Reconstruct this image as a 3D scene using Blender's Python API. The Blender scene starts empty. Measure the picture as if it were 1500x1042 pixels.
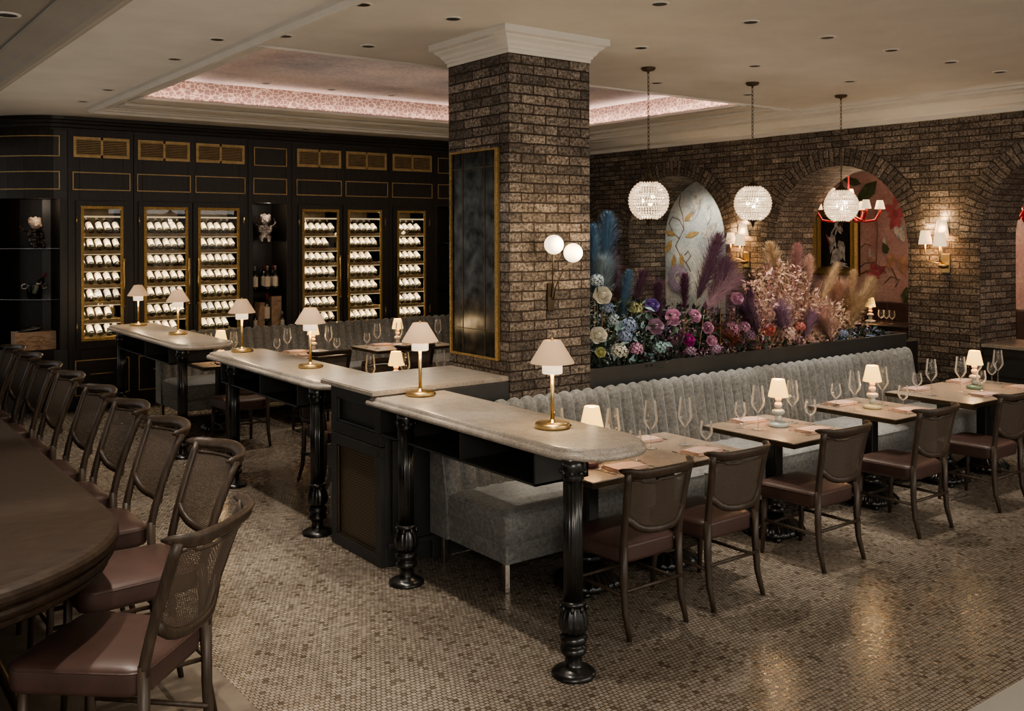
import bpy, math, random
from math import sin, cos, pi, radians, sqrt, atan2, tan
from mathutils import Vector, Matrix
random.seed(7)
S = bpy.context.scene
COL = S.collection
# ------------------------------------------------------------------ camera
H = 2.1
FP, YAW, YH, ROLL = 1412.57, 0.926353, 344.959, -0.003275
FV = Vector((cos(YAW), sin(YAW), 0)); RV = Vector((sin(YAW), -cos(YAW), 0)); UV = Vector((0, 0, 1)); CAM = Vector((0, 0, H))
cd = bpy.data.cameras.new('camera'); cam = bpy.data.objects.new('camera', cd); COL.objects.link(cam)
cd.sensor_width = 36; cd.sensor_fit = 'HORIZONTAL'; cd.lens = 36 * FP / 1500
cd.shift_x = 0; cd.shift_y = (521 - YH) / 1500 * -1
cd.clip_start = .05; cd.clip_end = 100
c_, s_ = cos(ROLL), sin(ROLL)
rv = RV * c_ + UV * s_; uv_ = UV * c_ - RV * s_
m3 = Matrix((rv, uv_, -FV)).transposed()
cam.matrix_world = Matrix.Translation(CAM) @ m3.to_4x4()
S.camera = cam
def ray(x, y):
    a, b = x - 750, y - YH
    return FV + RV * ((a * cos(ROLL) + b * sin(ROLL)) / FP) - UV * ((-a * sin(ROLL) + b * cos(ROLL)) / FP)
def on_y(x, y, Y):
    r = ray(x, y); return CAM + r * (Y / r.y)
def on_x(x, y, X):
    r = ray(x, y); return CAM + r * (X / r.x)
ORD = ['first', 'second', 'third', 'fourth', 'fifth', 'sixth', 'seventh', 'eighth', 'ninth', 'tenth', 'eleventh', 'twelfth']

# ------------------------------------------------------------------ materials
def nd(nt, typ, ins=None, **props):
    n = nt.nodes.new(typ)
    for k, v in props.items(): setattr(n, k, v)
    for k, v in (ins or {}).items():
        s = n.inputs[k]
        if isinstance(v, bpy.types.NodeSocket): nt.links.new(v, s)
        else: s.default_value = v
    return n
def c4(c): return (c[0], c[1], c[2], 1)
def new_mat(name):
    m = bpy.data.materials.new(name); m.use_nodes = True
    nt = m.node_tree; b = nt.nodes['Principled BSDF']
    return m, nt, b
def ramp(nt, fac, stops):
    r = nd(nt, 'ShaderNodeValToRGB', {'Fac': fac}); e = r.color_ramp.elements
    while len(e) < len(stops): e.new(.5)
    for q, (p, c) in zip(e, stops): q.position = p; q.color = c4(c)
    return r.outputs['Color']
def noise(nt, scale, detail=3, vec=None, rough=.6):
    n = nd(nt, 'ShaderNodeTexNoise', {'Scale': scale, 'Detail': detail, 'Roughness': rough})
    if vec is None: vec = nd(nt, 'ShaderNodeTexCoord').outputs['Object']
    nt.links.new(vec, n.inputs['Vector']); return n.outputs['Fac']
def bump(nt, b, h, strength=.3, dist=.01):
    n = nd(nt, 'ShaderNodeBump', {'Strength': strength, 'Distance': dist, 'Height': h})
    nt.links.new(n.outputs['Normal'], b.inputs['Normal'])
def mix(nt, fac, a, b_, mode='MIX'):
    n = nt.nodes.new('ShaderNodeMix'); n.data_type = 'RGBA'; n.blend_type = mode
    for k, v in ((0, fac), (6, a), (7, b_)):
        if isinstance(v, bpy.types.NodeSocket): nt.links.new(v, n.inputs[k])
        else: n.inputs[k].default_value = v if k == 0 else c4(v)
    return n.outputs[2]
def plain(name, col, rough=.5, metal=0, var=.25, vs=12, bmp=0, emit=None, es=0, sheen=0, coat=0, spec=.5):
    m, nt, b = new_mat(name)
    f = noise(nt, vs)
    lo = tuple(max(0, x * (1 - var)) for x in col); hi = tuple(x * (1 + var) for x in col)
    nt.links.new(ramp(nt, f, [(.3, lo), (.7, hi)]), b.inputs['Base Color'])
    b.inputs['Roughness'].default_value = rough; b.inputs['Metallic'].default_value = metal
    b.inputs['Specular IOR Level'].default_value = spec
    if emit: b.inputs['Emission Color'].default_value = c4(emit); b.inputs['Emission Strength'].default_value = es
    if sheen: b.inputs['Sheen Weight'].default_value = sheen; b.inputs['Sheen Roughness'].default_value = .4
    if coat: b.inputs['Coat Weight'].default_value = coat; b.inputs['Coat Roughness'].default_value = .15
    if bmp: bump(nt, b, noise(nt, vs * 6, 4), bmp, .004)
    return m
def brick_mat(name, tint=1.0, rot=False):
    m, nt, b = new_mat(name)
    uv = nd(nt, 'ShaderNodeTexCoord').outputs['UV']
    n0 = nd(nt, 'ShaderNodeTexNoise', {'Vector': uv, 'Scale': 9., 'Detail': 2.})
    off = nd(nt, 'ShaderNodeVectorMath', {0: n0.outputs['Color'], 1: (.5, .5, .5)}, operation='SUBTRACT')
    sc = nd(nt, 'ShaderNodeVectorMath', {0: off.outputs[0], 'Scale': .012}, operation='SCALE')
    v = nd(nt, 'ShaderNodeVectorMath', {0: uv, 1: sc.outputs[0]}, operation='ADD').outputs[0]
    def bk(c1, c2, mo, ms):
        return nd(nt, 'ShaderNodeTexBrick', {'Vector': v, 'Color1': c4(c1), 'Color2': c4(c2), 'Mortar': c4(mo), 'Scale': 1., 'Mortar Size': ms, 'Mortar Smooth': .35, 'Bias': 0., 'Brick Width': .22, 'Row Height': .0694})
    t = bk((0, 0, 0), (1, 1, 1), (.5, .5, .5), .0)
    per = ramp(nt, t.outputs['Color'], [(0, (.095, .080, .068)), (.4, (.148, .125, .106)), (.8, (.198, .168, .142)), (1, (.27, .225, .185))])
    f1 = noise(nt, 45, 5, v, .75); f2 = noise(nt, 7, 3, v)
    k = mix(nt, 1, per, ramp(nt, f1, [(.36, (.16, .145, .14)), (.5, (.9, .88, .86)), (.63, (1.9, 1.88, 1.82))]), 'MULTIPLY')
    k = mix(nt, 1, k, ramp(nt, f2, [(.3, (.62, .6, .58)), (.7, (1.2, 1.2, 1.2))]), 'MULTIPLY')
    g = bk((1, 1, 1), (1, 1, 1), (0, 0, 0), .0065)
    k = mix(nt, g.outputs['Fac'], k, (.034, .022, .014))
    nt.links.new(k, b.inputs['Base Color']); b.inputs['Roughness'].default_value = .82
    hgt = nd(nt, 'ShaderNodeMath', {0: g.outputs['Fac'], 1: -1.}, operation='MULTIPLY').outputs[0]
    h2 = nd(nt, 'ShaderNodeMath', {0: f1, 1: .45, 2: hgt}, operation='MULTIPLY_ADD').outputs[0]
    bump(nt, b, h2, .9, .012)
    return m
def floor_mat():
    m, nt, b = new_mat('mosaic_floor')
    co = nd(nt, 'ShaderNodeTexCoord').outputs['Object']
    def bk(ms, a, b2, mo): return nd(nt, 'ShaderNodeTexBrick', {'Vector': co, 'Color1': c4(a), 'Color2': c4(b2), 'Mortar': c4(mo), 'Scale': 1., 'Mortar Size': ms, 'Mortar Smooth': .2, 'Bias': 0., 'Brick Width': .026, 'Row Height': .024})
    t = bk(0, (0, 0, 0), (1, 1, 1), (.5, .5, .5))
    per = ramp(nt, t.outputs['Color'], [(0, (.11, .085, .062)), (.05, (.18, .145, .11)), (.12, (.262, .222, .178)), (.7, (.295, .253, .206)), (1, (.345, .30, .248))])
    k = mix(nt, 1, per, ramp(nt, noise(nt, 1.2, 3, co), [(.3, (.85, .84, .82)), (.7, (1.08, 1.08, 1.08))]), 'MULTIPLY')
    g = bk(.0027, (1, 1, 1), (1, 1, 1), (0, 0, 0))
    k = mix(nt, g.outputs['Fac'], k, (.062, .048, .036))
    nt.links.new(k, b.inputs['Base Color']); b.inputs['Specular IOR Level'].default_value = .7
    rr = nd(nt, 'ShaderNodeMath', {0: t.outputs['Color'], 1: .16, 2: .17}, operation='MULTIPLY_ADD').outputs[0]
    nt.links.new(rr, b.inputs['Roughness'])
    h = nd(nt, 'ShaderNodeMath', {0: g.outputs['Fac'], 1: -1., 2: noise(nt, 50, 2, co)}, operation='MULTIPLY_ADD').outputs[0]
    bump(nt, b, h, .35, .003)
    return m
def stone_mat(name, c=(.33, .292, .248)):
    m, nt, b = new_mat(name)
    f = noise(nt, 130, 4, None, .8); g = noise(nt, 14, 4)
    k = ramp(nt, f, [(.3, tuple(x * .35 for x in c)), (.48, c), (.68, tuple(min(1, x * 1.5) for x in c))])
    k = mix(nt, 1, k, ramp(nt, g, [(.3, (.78, .77, .76)), (.7, (1.12, 1.1, 1.08))]), 'MULTIPLY')
    nt.links.new(k, b.inputs['Base Color']); b.inputs['Roughness'].default_value = .3
    return m
def glass_mat(name, tint=(.97, .98, .97), rough=.03, k=1.0, ior=1.45, base=0.0, body=0):
    m, nt, b = new_mat(name); out = nt.nodes['Material Output']; nt.nodes.remove(b)
    lw = nd(nt, 'ShaderNodeFresnel', {'IOR': ior})
    f = nd(nt, 'ShaderNodeMath', {0: lw.outputs[0], 1: k, 2: base}, operation='MULTIPLY_ADD', use_clamp=True)
    t = nd(nt, 'ShaderNodeBsdfTransparent', {'Color': c4(tint)}); g = nd(nt, 'ShaderNodeBsdfGlossy', {'Color': (1, 1, 1, 1), 'Roughness': rough})
    if body:  # pale diffuse mixed into the rims stands in for bright edge glints
        d = nd(nt, 'ShaderNodeBsdfTranslucent', {'Color': (.95, .9, .82, 1)}); d2 = nd(nt, 'ShaderNodeBsdfDiffuse', {'Color': (.95, .9, .82, 1)})
        d3 = nd(nt, 'ShaderNodeMixShader', {0: .5, 1: d.outputs[0], 2: d2.outputs[0]})
        g = nd(nt, 'ShaderNodeMixShader', {0: body, 1: g.outputs[0], 2: d3.outputs[0]})
    x = nd(nt, 'ShaderNodeMixShader', {0: f.outputs[0], 1: t.outputs[0], 2: g.outputs[0]})
    nt.links.new(x.outputs[0], out.inputs['Surface']); return m
def cane_mat():
    m, nt, b = new_mat('cane_webbing'); out = nt.nodes['Material Output']
    uv = nd(nt, 'ShaderNodeTexCoord').outputs['UV']
    g = nd(nt, 'ShaderNodeTexBrick', {'Vector': uv, 'Scale': 1., 'Mortar Size': .0026, 'Mortar Smooth': .1, 'Brick Width': .0085, 'Row Height': .0085}, offset=.5)
    b.inputs['Base Color'].default_value = (.085, .062, .045, 1); b.inputs['Roughness'].default_value = .6
    t = nd(nt, 'ShaderNodeBsdfTransparent')
    x = nd(nt, 'ShaderNodeMixShader', {0: g.outputs['Fac'], 1: t.outputs[0], 2: b.outputs[0]})
    nt.links.new(x.outputs[0], out.inputs['Surface']); return m
def wood_mat(name, c, rough=.45, sc=(3, 3, .6)):
    m, nt, b = new_mat(name)
    co = nd(nt, 'ShaderNodeTexCoord').outputs['Object']
    mp = nd(nt, 'ShaderNodeMapping', {'Vector': co, 'Scale': (sc[0] * 12, sc[1] * 12, sc[2] * 6)})
    f = noise(nt, 1.5, 5, mp.outputs[0])
    nt.links.new(ramp(nt, f, [(.3, tuple(x * .6 for x in c)), (.7, tuple(x * 1.35 for x in c))]), b.inputs['Base Color'])
    b.inputs['Roughness'].default_value = rough; bump(nt, b, f, .12, .002); return m
def velvet_mat(name, c):
    m, nt, b = new_mat(name)
    f = noise(nt, 38, 6, None, .8); g = noise(nt, 4, 3)
    k = ramp(nt, f, [(.34, tuple(x * .55 for x in c)), (.52, c), (.7, tuple(x * 1.5 for x in c))])
    k = mix(nt, 1, k, ramp(nt, g, [(.3, (.85, .85, .85)), (.7, (1.12, 1.12, 1.12))]), 'MULTIPLY')
    nt.links.new(k, b.inputs['Base Color']); b.inputs['Roughness'].default_value = .8
    b.inputs['Sheen Weight'].default_value = .35; b.inputs['Sheen Roughness'].default_value = .35; b.inputs['Sheen Tint'].default_value = (.9, .92, .92, 1)
    bump(nt, b, f, .15, .003); return m
def shade_mat(name, col, es, weave=0):
    m, nt, b = new_mat(name)
    b.inputs['Base Color'].default_value = c4(col); b.inputs['Roughness'].default_value = .9
    co = nd(nt, 'ShaderNodeTexCoord').outputs['Object']
    e = nd(nt, 'ShaderNodeTexChecker', {'Vector': co, 'Scale': 170., 'Color1': c4(col), 'Color2': c4(tuple(x * (.8 if weave else 1) for x in col))})
    nt.links.new(e.outputs[0], b.inputs['Emission Color']); b.inputs['Emission Strength'].default_value = es
    return m
def mural_mat(name, stops, gold, s=1.0):
    m, nt, b = new_mat(name)
    uv = nd(nt, 'ShaderNodeTexCoord').outputs['UV']
    f = noise(nt, 1.6 * s, 5, uv, .62)
    k = ramp(nt, f, stops)
    f3 = nd(nt, 'ShaderNodeTexNoise', {'Vector': uv, 'Scale': 26., 'Detail': 4.}).outputs['Fac']
    k = mix(nt, 1, k, ramp(nt, f3, [(.3, (.8, .8, .8)), (.7, (1.1, 1.1, 1.1))]), 'MULTIPLY')
    nt.links.new(k, b.inputs['Base Color']); b.inputs['Roughness'].default_value = .75
    return m
MT = {}
MT['brick'] = brick_mat('aged_brick'); MT['floor'] = floor_mat()
MT['stone'] = stone_mat('speckled_stone'); MT['tabletop'] = stone_mat('taupe_stone_tabletop', (.30, .24, .185))
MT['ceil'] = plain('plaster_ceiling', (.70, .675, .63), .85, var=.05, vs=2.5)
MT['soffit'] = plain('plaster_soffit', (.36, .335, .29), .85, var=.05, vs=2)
MT['cornice'] = plain('painted_cornice', (.64, .61, .56), .6, var=.04, vs=3)
MT['dark'] = wood_mat('black_stained_oak', (.022, .018, .0145), .42)
MT['darker'] = plain('black_recess', (.006, .005, .0045), .6, var=.2)
MT['slate'] = plain('charcoal_paint', (.040, .040, .039), .42, var=.15, vs=5)
MT['iron'] = plain('black_cast_iron', (.012, .0115, .010), .28, var=.3, vs=30, coat=.3)
MT['brass'] = plain('aged_brass', (.52, .39, .20), .33, 1, var=.15)
MT['inlay'] = plain('brass_inlay', (.46, .33, .16), .5, .4, var=.2)
MT['gilt'] = plain('gilt_frame', (.34, .23, .09), .42, .7, var=.35, vs=60, bmp=.5)
MT['bronze'] = plain('dark_bronze', (.10, .075, .05), .4, .8, var=.2)
MT['chrome'] = plain('polished_steel', (.55, .5, .42), .16, 1, var=.05)
MT['steel'] = plain('silver_cutlery', (.72, .68, .62), .18, 1, var=.05)
MT['walnut'] = wood_mat('weathered_walnut', (.052, .035, .023), .45)
MT['barwood'] = wood_mat('dark_mahogany', (.034, .022, .0145), .52, (.6, 3, 3)); MT['barwood'].node_tree.nodes['Principled BSDF'].inputs['Specular IOR Level'].default_value = .25
MT['leather'] = plain('brown_leather', (.066, .037, .030), .42, var=.18, vs=9, bmp=.12)
MT['cane'] = cane_mat()
MT['velvet'] = velvet_mat('grey_velvet', (.205, .205, .195)); MT['welt'] = velvet_mat('dark_grey_velvet', (.10, .10, .097))
MT['linen'] = shade_mat('linen_shade', (.60, .41, .255), .22, 1); MT['diff'] = shade_mat('lit_diffuser', (1, .84, .62), .42, 1)
MT['lamp'] = shade_mat('glowing_shade', (1, .60, .17), .85); MT['lampcap'] = shade_mat('shade_cap', (1, .75, .4), .4)
MT['sconce'] = shade_mat('white_sconce_shade', (1, .76, .48), .40); MT['opal'] = shade_mat('opal_globe', (1, .82, .58), .8)
MT['bulb'] = shade_mat('bulb', (1, .8, .5), 7)
MT['led'] = shade_mat('led_strip', (1, .82, .55), .16)
MT['glass'] = glass_mat('clear_crystal', (.975, .975, .97), .08, 1.1, 1.45, .015, .3)
MT['pane'] = glass_mat('cabinet_glass', (.95, .95, .93), .01, .8, 1.45, 0)
MT['shelfglass'] = glass_mat('shelf_glass', (.75, .8, .78), .05, 1, 1.5, .05)
MT['mirror'] = plain('antique_mirror', (.045, .044, .040), .2, 1, var=.8, vs=9)
MT['napkin'] = plain('dusty_pink_linen', (.52, .36, .29), .9, var=.1, vs=30)
MT['oxblood'] = plain('oxblood_leather', (.10, .03, .03), .4)
MT['blueceramic'] = plain('pale_blue_ceramic', (.38, .46, .47), .2, coat=.6, var=.08)
MT['creamceramic'] = plain('cream_ceramic', (.62, .55, .32), .25, coat=.5, var=.08)
MT['greenceramic'] = plain('green_ceramic', (.16, .25, .17), .22, coat=.6, var=.08)
MT['whiteceramic'] = plain('white_ceramic', (.66, .63, .57), .22, coat=.5, var=.05)
MT['bottle'] = plain('dark_bottle_glass', (.010, .011, .007), .08, var=.2, coat=.6)
MT['label'] = plain('wine_label', (.70, .60, .47), .7, var=.06, vs=40)
MT['label2'] = plain('grey_wine_label', (.45, .42, .40), .7, var=.15, vs=40)
MT['foil'] = plain('bottle_foil', (.45, .40, .33), .35, .4, var=.2); MT['redfoil'] = plain('red_foil', (.20, .03, .03), .4)
MT['shelfwood'] = wood_mat('oak_shelf', (.30, .215, .11), .5, (.5, 3, 3))
MT['cabin'] = plain('cabinet_lining', (.16, .12, .075), .6, var=.2)
MT['pale'] = wood_mat('pale_wine_crate', (.42, .285, .19), .6, (.5, 3, 3))
MT['ink'] = plain('crate_print', (.12, .07, .05), .7)
MT['cloud'] = mural_mat('painted_sky', [(.32, (.36, .34, .37)), (.5, (.62, .55, .53)), (.68, (.78, .68, .62))], None, .6)
MT['redarm'] = plain('red_glass', (.50, .015, .02), .15, var=.1, coat=.8)
MT['pinkmural'] = mural_mat('pink_mural', [(.25, (.36, .16, .15)), (.45, (.48, .29, .27)), (.6, (.55, .37, .33)), (.75, (.45, .33, .34))], None, .9)
MT['bluemural'] = mural_mat('blue_mural', [(.28, (.30, .35, .38)), (.45, (.48, .53, .54)), (.58, (.66, .66, .63)), (.75, (.36, .42, .43))], None, 1.1)
MT['goldpaint'] = plain('gold_paint', (.40, .28, .13), .6, var=.3); MT['brownpaint'] = plain('brown_line_paint', (.22, .15, .12), .7)
MT['redpaint'] = plain('crimson_paint', (.40, .10, .12), .7, var=.3); MT['whitepaint'] = plain('white_paint', (.50, .47, .44), .7, var=.55, vs=14)
MT['greenpaint'] = plain('green_paint', (.08, .10, .045), .7, var=.4); MT['orangepaint'] = plain('orange_paint', (.46, .27, .18), .7, var=.3)
MT['lilacpaint'] = plain('lilac_paint', (.36, .30, .40), .8, var=.35, vs=50); MT['blackpaint'] = plain('black_paint', (.014, .012, .010), .5, var=.4, vs=6)
MT['mesh'] = None
def mesh_grille():
    m, nt, b = new_mat('brass_mesh')
    uv = nd(nt, 'ShaderNodeTexCoord').outputs['UV']
    g = nd(nt, 'ShaderNodeTexBrick', {'Vector': uv, 'Scale': 1., 'Mortar Size': .003, 'Mortar Smooth': .2, 'Brick Width': .019, 'Row Height': .017}, offset=.5)
    nt.links.new(mix(nt, g.outputs['Fac'], (.006, .005, .004), (.15, .108, .062)), b.inputs['Base Color']); b.inputs['Roughness'].default_value = .4
    return m
MT['mesh'] = mesh_grille()
def scallop_mat():
    m, nt, b = new_mat('scale_pattern_fabric')
    uv = nd(nt, 'ShaderNodeTexCoord').outputs['UV']
    v = nd(nt, 'ShaderNodeTexVoronoi', {'Vector': uv, 'Scale': 19., 'Randomness': .75}, feature='DISTANCE_TO_EDGE')
    nt.links.new(ramp(nt, v.outputs['Distance'], [(0, (.70, .56, .48)), (.05, (.60, .46, .40)), (.10, (.30, .20, .18)), (1, (.36, .25, .225))]), b.inputs['Base Color'])
    b.inputs['Roughness'].default_value = .7; return m
MT['scallop'] = scallop_mat()
MT['barfloor'] = plain('grey_stone_border', (.14, .115, .09), .5, var=.15)
# ------------------------------------------------------------------ mesh builder
class MB:
    def __init__(s): s.v = []; s.f = []; s.m = []; s.sm = []; s.uv = {}
    def add(s, vs, fs, m=0, sm=False, uvs=None):
        o = len(s.v); s.v += [tuple(p) for p in vs]
        for i, f in enumerate(fs):
            if uvs: s.uv[len(s.f)] = uvs[i]
            s.f.append(tuple(o + k for k in f)); s.m.append(m); s.sm.append(sm)
        return s
    def box(s, x0, x1, y0, y1, z0, z1, m=0):
        vs = [(x, y, z) for z in (z0, z1) for y in (y0, y1) for x in (x0, x1)]
        fs = [(0, 2, 3, 1), (4, 5, 7, 6), (0, 1, 5, 4), (2, 6, 7, 3), (0, 4, 6, 2), (1, 3, 7, 5)]
        uv = []
        for k, f in enumerate(fs):
            ax = (0, 1) if k < 2 else ((0, 2) if k < 4 else (1, 2))
            uv.append([(vs[i][ax[0]], vs[i][ax[1]]) for i in f])
        return s.add(vs, fs, m, False, uv)
    def prism(s, poly, z0, z1, m=0, sm=False):
        n = len(poly)
        vs = [(x, y, z0) for x, y in poly] + [(x, y, z1) for x, y in poly]
        return s.add(vs, [tuple(range(n))[::-1], tuple(range(n, 2 * n))], m).add(vs, [(i, (i + 1) % n, n + (i + 1) % n, n + i) for i in range(n)], m, sm)
    def loft(s, rings, m=0, sm=True, closed=True, cap=True):
        n = len(rings[0]); vs = [p for r in rings for p in r]; fs = []
        for a in range(len(rings) - 1):
            for i in range(n if closed else n - 1):
                j = (i + 1) % n
                fs.append((a * n + i, a * n + j, (a + 1) * n + j, (a + 1) * n + i))
        if cap and closed: fs += [tuple(range(n))[::-1], tuple(range((len(rings) - 1) * n, len(rings) * n))]
        return s.add(vs, fs, m, sm)
    def lathe(s, prof, seg=20, c=(0, 0, 0), m=0, sm=True, cap=True):
        return s.loft([[(c[0] + r * cos(2 * pi * i / seg), c[1] + r * sin(2 * pi * i / seg), c[2] + z) for i in range(seg)] for r, z in prof], m, sm, True, cap)
    def tube(s, pts, rad, seg=8, m=0, flat=1.0):
        pts = [Vector(p) for p in pts]; rings = []; up = Vector((0, 0, 1))
        for i, p in enumerate(pts):
            t = (pts[min(i + 1, len(pts) - 1)] - pts[max(i - 1, 0)]).normalized()
            a = t.cross(up if abs(t.z) < .95 else Vector((0, 1, 0))).normalized(); b = a.cross(t)
            r = rad[i] if isinstance(rad, (list, tuple)) else rad
            rings.append([p + a * (r * cos(2 * pi * k / seg)) + b * (r * flat * sin(2 * pi * k / seg)) for k in range(seg)])
        return s.loft(rings, m, True)
    def sphere(s, c, r, seg=16, rg=10, m=0, sz=(1, 1, 1)):
        return s.loft([[(c[0] + sz[0] * r * sin(pi * j / rg) * cos(2 * pi * i / seg), c[1] + sz[1] * r * sin(pi * j / rg) * sin(2 * pi * i / seg), c[2] - sz[2] * r * cos(pi * j / rg)) for i in range(seg)] for j in [.02] + list(range(1, rg)) + [rg - .02]], m, True)
    def grid(s, fn, nu, nv, m=0, sm=True, uvfn=None):
        vs = [fn(i / nu, j / nv) for j in range(nv + 1) for i in range(nu + 1)]; fs = []; uv = []
        for j in range(nv):
            for i in range(nu):
                q = [(i, j), (i + 1, j), (i + 1, j + 1), (i, j + 1)]
                fs.append(tuple(b * (nu + 1) + a for a, b in q))
                if uvfn: uv.append([uvfn(a / nu, b / nv) for a, b in q])
        return s.add(vs, fs, m, sm, uv or None)
    def xf(s, M): s.v = [tuple(M @ Vector(p)) for p in s.v]; return s
    def build(s, name, mats, parent=None, bevel=0, loc=None, rot=None):
        me = bpy.data.meshes.new(name); me.from_pydata(s.v, [], s.f)
        for mm in (mats if isinstance(mats, (list, tuple)) else [mats]): me.materials.append(MT[mm] if isinstance(mm, str) else mm)
        me.polygons.foreach_set('material_index', s.m); me.polygons.foreach_set('use_smooth', s.sm)
        if s.uv:
            l = me.uv_layers.new(name='UVMap')
            for k, p in enumerate(me.polygons):
                u = s.uv.get(k)
                if u:
                    for li, q in zip(p.loop_indices, u): l.data[li].uv = q
        me.validate(); me.update()
        o = bpy.data.objects.new(name, me); COL.objects.link(o)
        if parent: o.parent = parent
        if loc: o.location = loc
        if rot: o.rotation_euler = (0, 0, rot)
        if bevel:
            b = o.modifiers.new('edge', 'BEVEL'); b.width = bevel; b.segments = 2; b.limit_method = 'ANGLE'; b.angle_limit = radians(40)
        return o
def tag(o, label=None, cat=None, group=None, kind=None):
    for k, v in (('label', label), ('category', cat), ('group', group), ('kind', kind)):
        if v: o[k] = v
    return o
LABELS = []
def empty(name, loc, rz, label, cat, group=None):
    o = bpy.data.objects.new(name, None); COL.objects.link(o); o.location = loc; o.rotation_euler = (0, 0, rz); o.empty_display_size = .05
    return tag(o, label, cat, group)
def copy_tree(o, parent=None, loc=None, rz=None, label=None, group=None):
    c = o.copy(); COL.objects.link(c)
    if parent: c.parent = parent
    if loc is not None: c.location = loc
    if rz is not None: c.rotation_euler = (0, 0, rz)
    if label: c['label'] = label
    if group: c['group'] = group
    for ch in list(o.children): copy_tree(ch, c)
    return c
def struct(o): o['kind'] = 'structure'; return o
def light(name, typ, loc, energy, col=(1, .78, .52), **k):
    l = bpy.data.lights.new(name, typ); l.energy = energy; l.color = col
    rot = k.pop('rot', None)
    for a, b in k.items(): setattr(l, a, b)
    o = bpy.data.objects.new(name, l); COL.objects.link(o); o.location = loc
    if rot: o.rotation_euler = rot
    return o
def arc(a0, a1, n): return [a0 + (a1 - a0) * i / n for i in range(n + 1)]

# ------------------------------------------------------------------ room shell
ZC = 3.54; WX = 9.85; WY = 12.44
f = MB(); f.add([(-6, -4, 0), (16, -4, 0), (16, 15, 0), (-6, 15, 0)], [(0, 1, 2, 3)]); struct(f.build('floor', 'floor'))
f = MB(); f.add([(-1.0, 2.6, .003), (1.66, 2.6, .003), (1.66, 12.2, .003), (-1.0, 12.2, .003)], [(0, 1, 2, 3)])
tag(struct(f.build('floor_border', 'barfloor')))
f = MB(); f.add([(3.6, 1.2, .003), (6.0, 1.2, .003), (6.0, 2.19, .003), (3.6, 2.19, .003)], [(0, 1, 2, 3)]); struct(f.build('floor_border', 'soffit'))
# ceiling with a hole for the painted tray
HX0, HX1, HY0, HY1, HZ = 2.94, 8.35, 6.97, 10.19, 3.76
f = MB()
for x0, x1, y0, y1 in ((1.3, HX0, -1, 13.6), (HX1, 13, -1, 13.6), (HX0, HX1, -1, HY0), (HX0, HX1, HY1, 13.6)):
    f.add([(x0, y0, ZC), (x0, y1, ZC), (x1, y1, ZC), (x1, y0, ZC)], [(0, 1, 2, 3)])
struct(f.build('ceiling', 'ceil'))
f = MB(); f.add([(HX0 - .15, HY0 - .15, HZ), (HX0 - .15, HY1 + .15, HZ), (HX1 + .15, HY1 + .15, HZ), (HX1 + .15, HY0 - .15, HZ)], [(0, 1, 2, 3)], 0, False, [[(0, 0), (0, 3.2), (5.4, 3.2), (5.4, 0)]])
struct(f.build('ceiling_tray', 'cloud'))
f = MB()
e = .12
for (xa, ya), (xb, yb) in (((HX0 - e, HY1 + e), (HX1 + e, HY1 + e)), ((HX1 + e, HY1 + e), (HX1 + e, HY0 - e)), ((HX1 + e, HY0 - e), (HX0 - e, HY0 - e)), ((HX0 - e, HY0 - e), (HX0 - e, HY1 + e))):
    L = sqrt((xb - xa) ** 2 + (yb - ya) ** 2)
    f.add([(xa, ya, ZC + .003), (xb, yb, ZC + .003), (xb, yb, HZ), (xa, ya, HZ)], [(0, 1, 2, 3)], 0, False, [[(0, 0), (L, 0), (L, .24), (0, .24)]])
struct(f.build('trim_5', 'scallop'))
def frame_trim(name, x0, x1, y0, y1, prof, mat, inward=True):
    # prof: list of (distance inward from the rectangle, z)
    f = MB(); rings = []
    for d, z in prof: rings.append([(x0 + d, y0 + d, z), (x1 - d, y0 + d, z), (x1 - d, y1 - d, z), (x0 + d, y1 - d, z)])
    f.loft(rings, 0, False, True, False); return struct(f.build(name, mat))
frame_trim('trim_1', 2.67, 9.36, 1.0, 11.42, [(0, ZC), (0, ZC - .03), (.025, ZC - .065), (.05, ZC - .065), (.055, ZC - .04), (.10, ZC - .035), (.105, ZC - .018), (.16, ZC - .001)], 'cornice')
frame_trim('trim_2', HX0 - .13, HX1 + .95, HY0 - .05, HY1 + 1.1, [(0, ZC - .001), (.01, ZC - .016), (.03, ZC - .016), (.04, ZC - .001)], 'cornice')
for k, (ya, yb, dz) in enumerate(((10.19, 10.32, .03), (10.40, 10.62, .018), (10.75, 10.98, .03))):
    struct(MB().box(HX0 - .05, HX1 + .9, ya, yb, ZC - dz, ZC).build('trim_%d' % (6 + k), 'cornice', bevel=.008))
for k, (xa, xb, dz) in enumerate(((8.35, 8.45, .03), (8.55, 8.78, .018), (8.92, 9.1, .03))):
    struct(MB().box(xa, xb, HY0 - .03, HY1 + .9, ZC - dz, ZC).build('trim_%d' % (9 + k), 'cornice', bevel=.008))
# lower soffit over the bar
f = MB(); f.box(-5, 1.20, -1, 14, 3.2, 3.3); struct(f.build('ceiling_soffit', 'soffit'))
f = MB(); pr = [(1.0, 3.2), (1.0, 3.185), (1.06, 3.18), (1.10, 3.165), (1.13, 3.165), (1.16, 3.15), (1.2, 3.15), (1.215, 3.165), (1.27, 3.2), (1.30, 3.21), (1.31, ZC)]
f.loft([[(x, y, z) for x, z in pr] for y in (-1, 14)], 0, False, False, False); struct(f.build('trim_12', 'soffit'))
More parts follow.
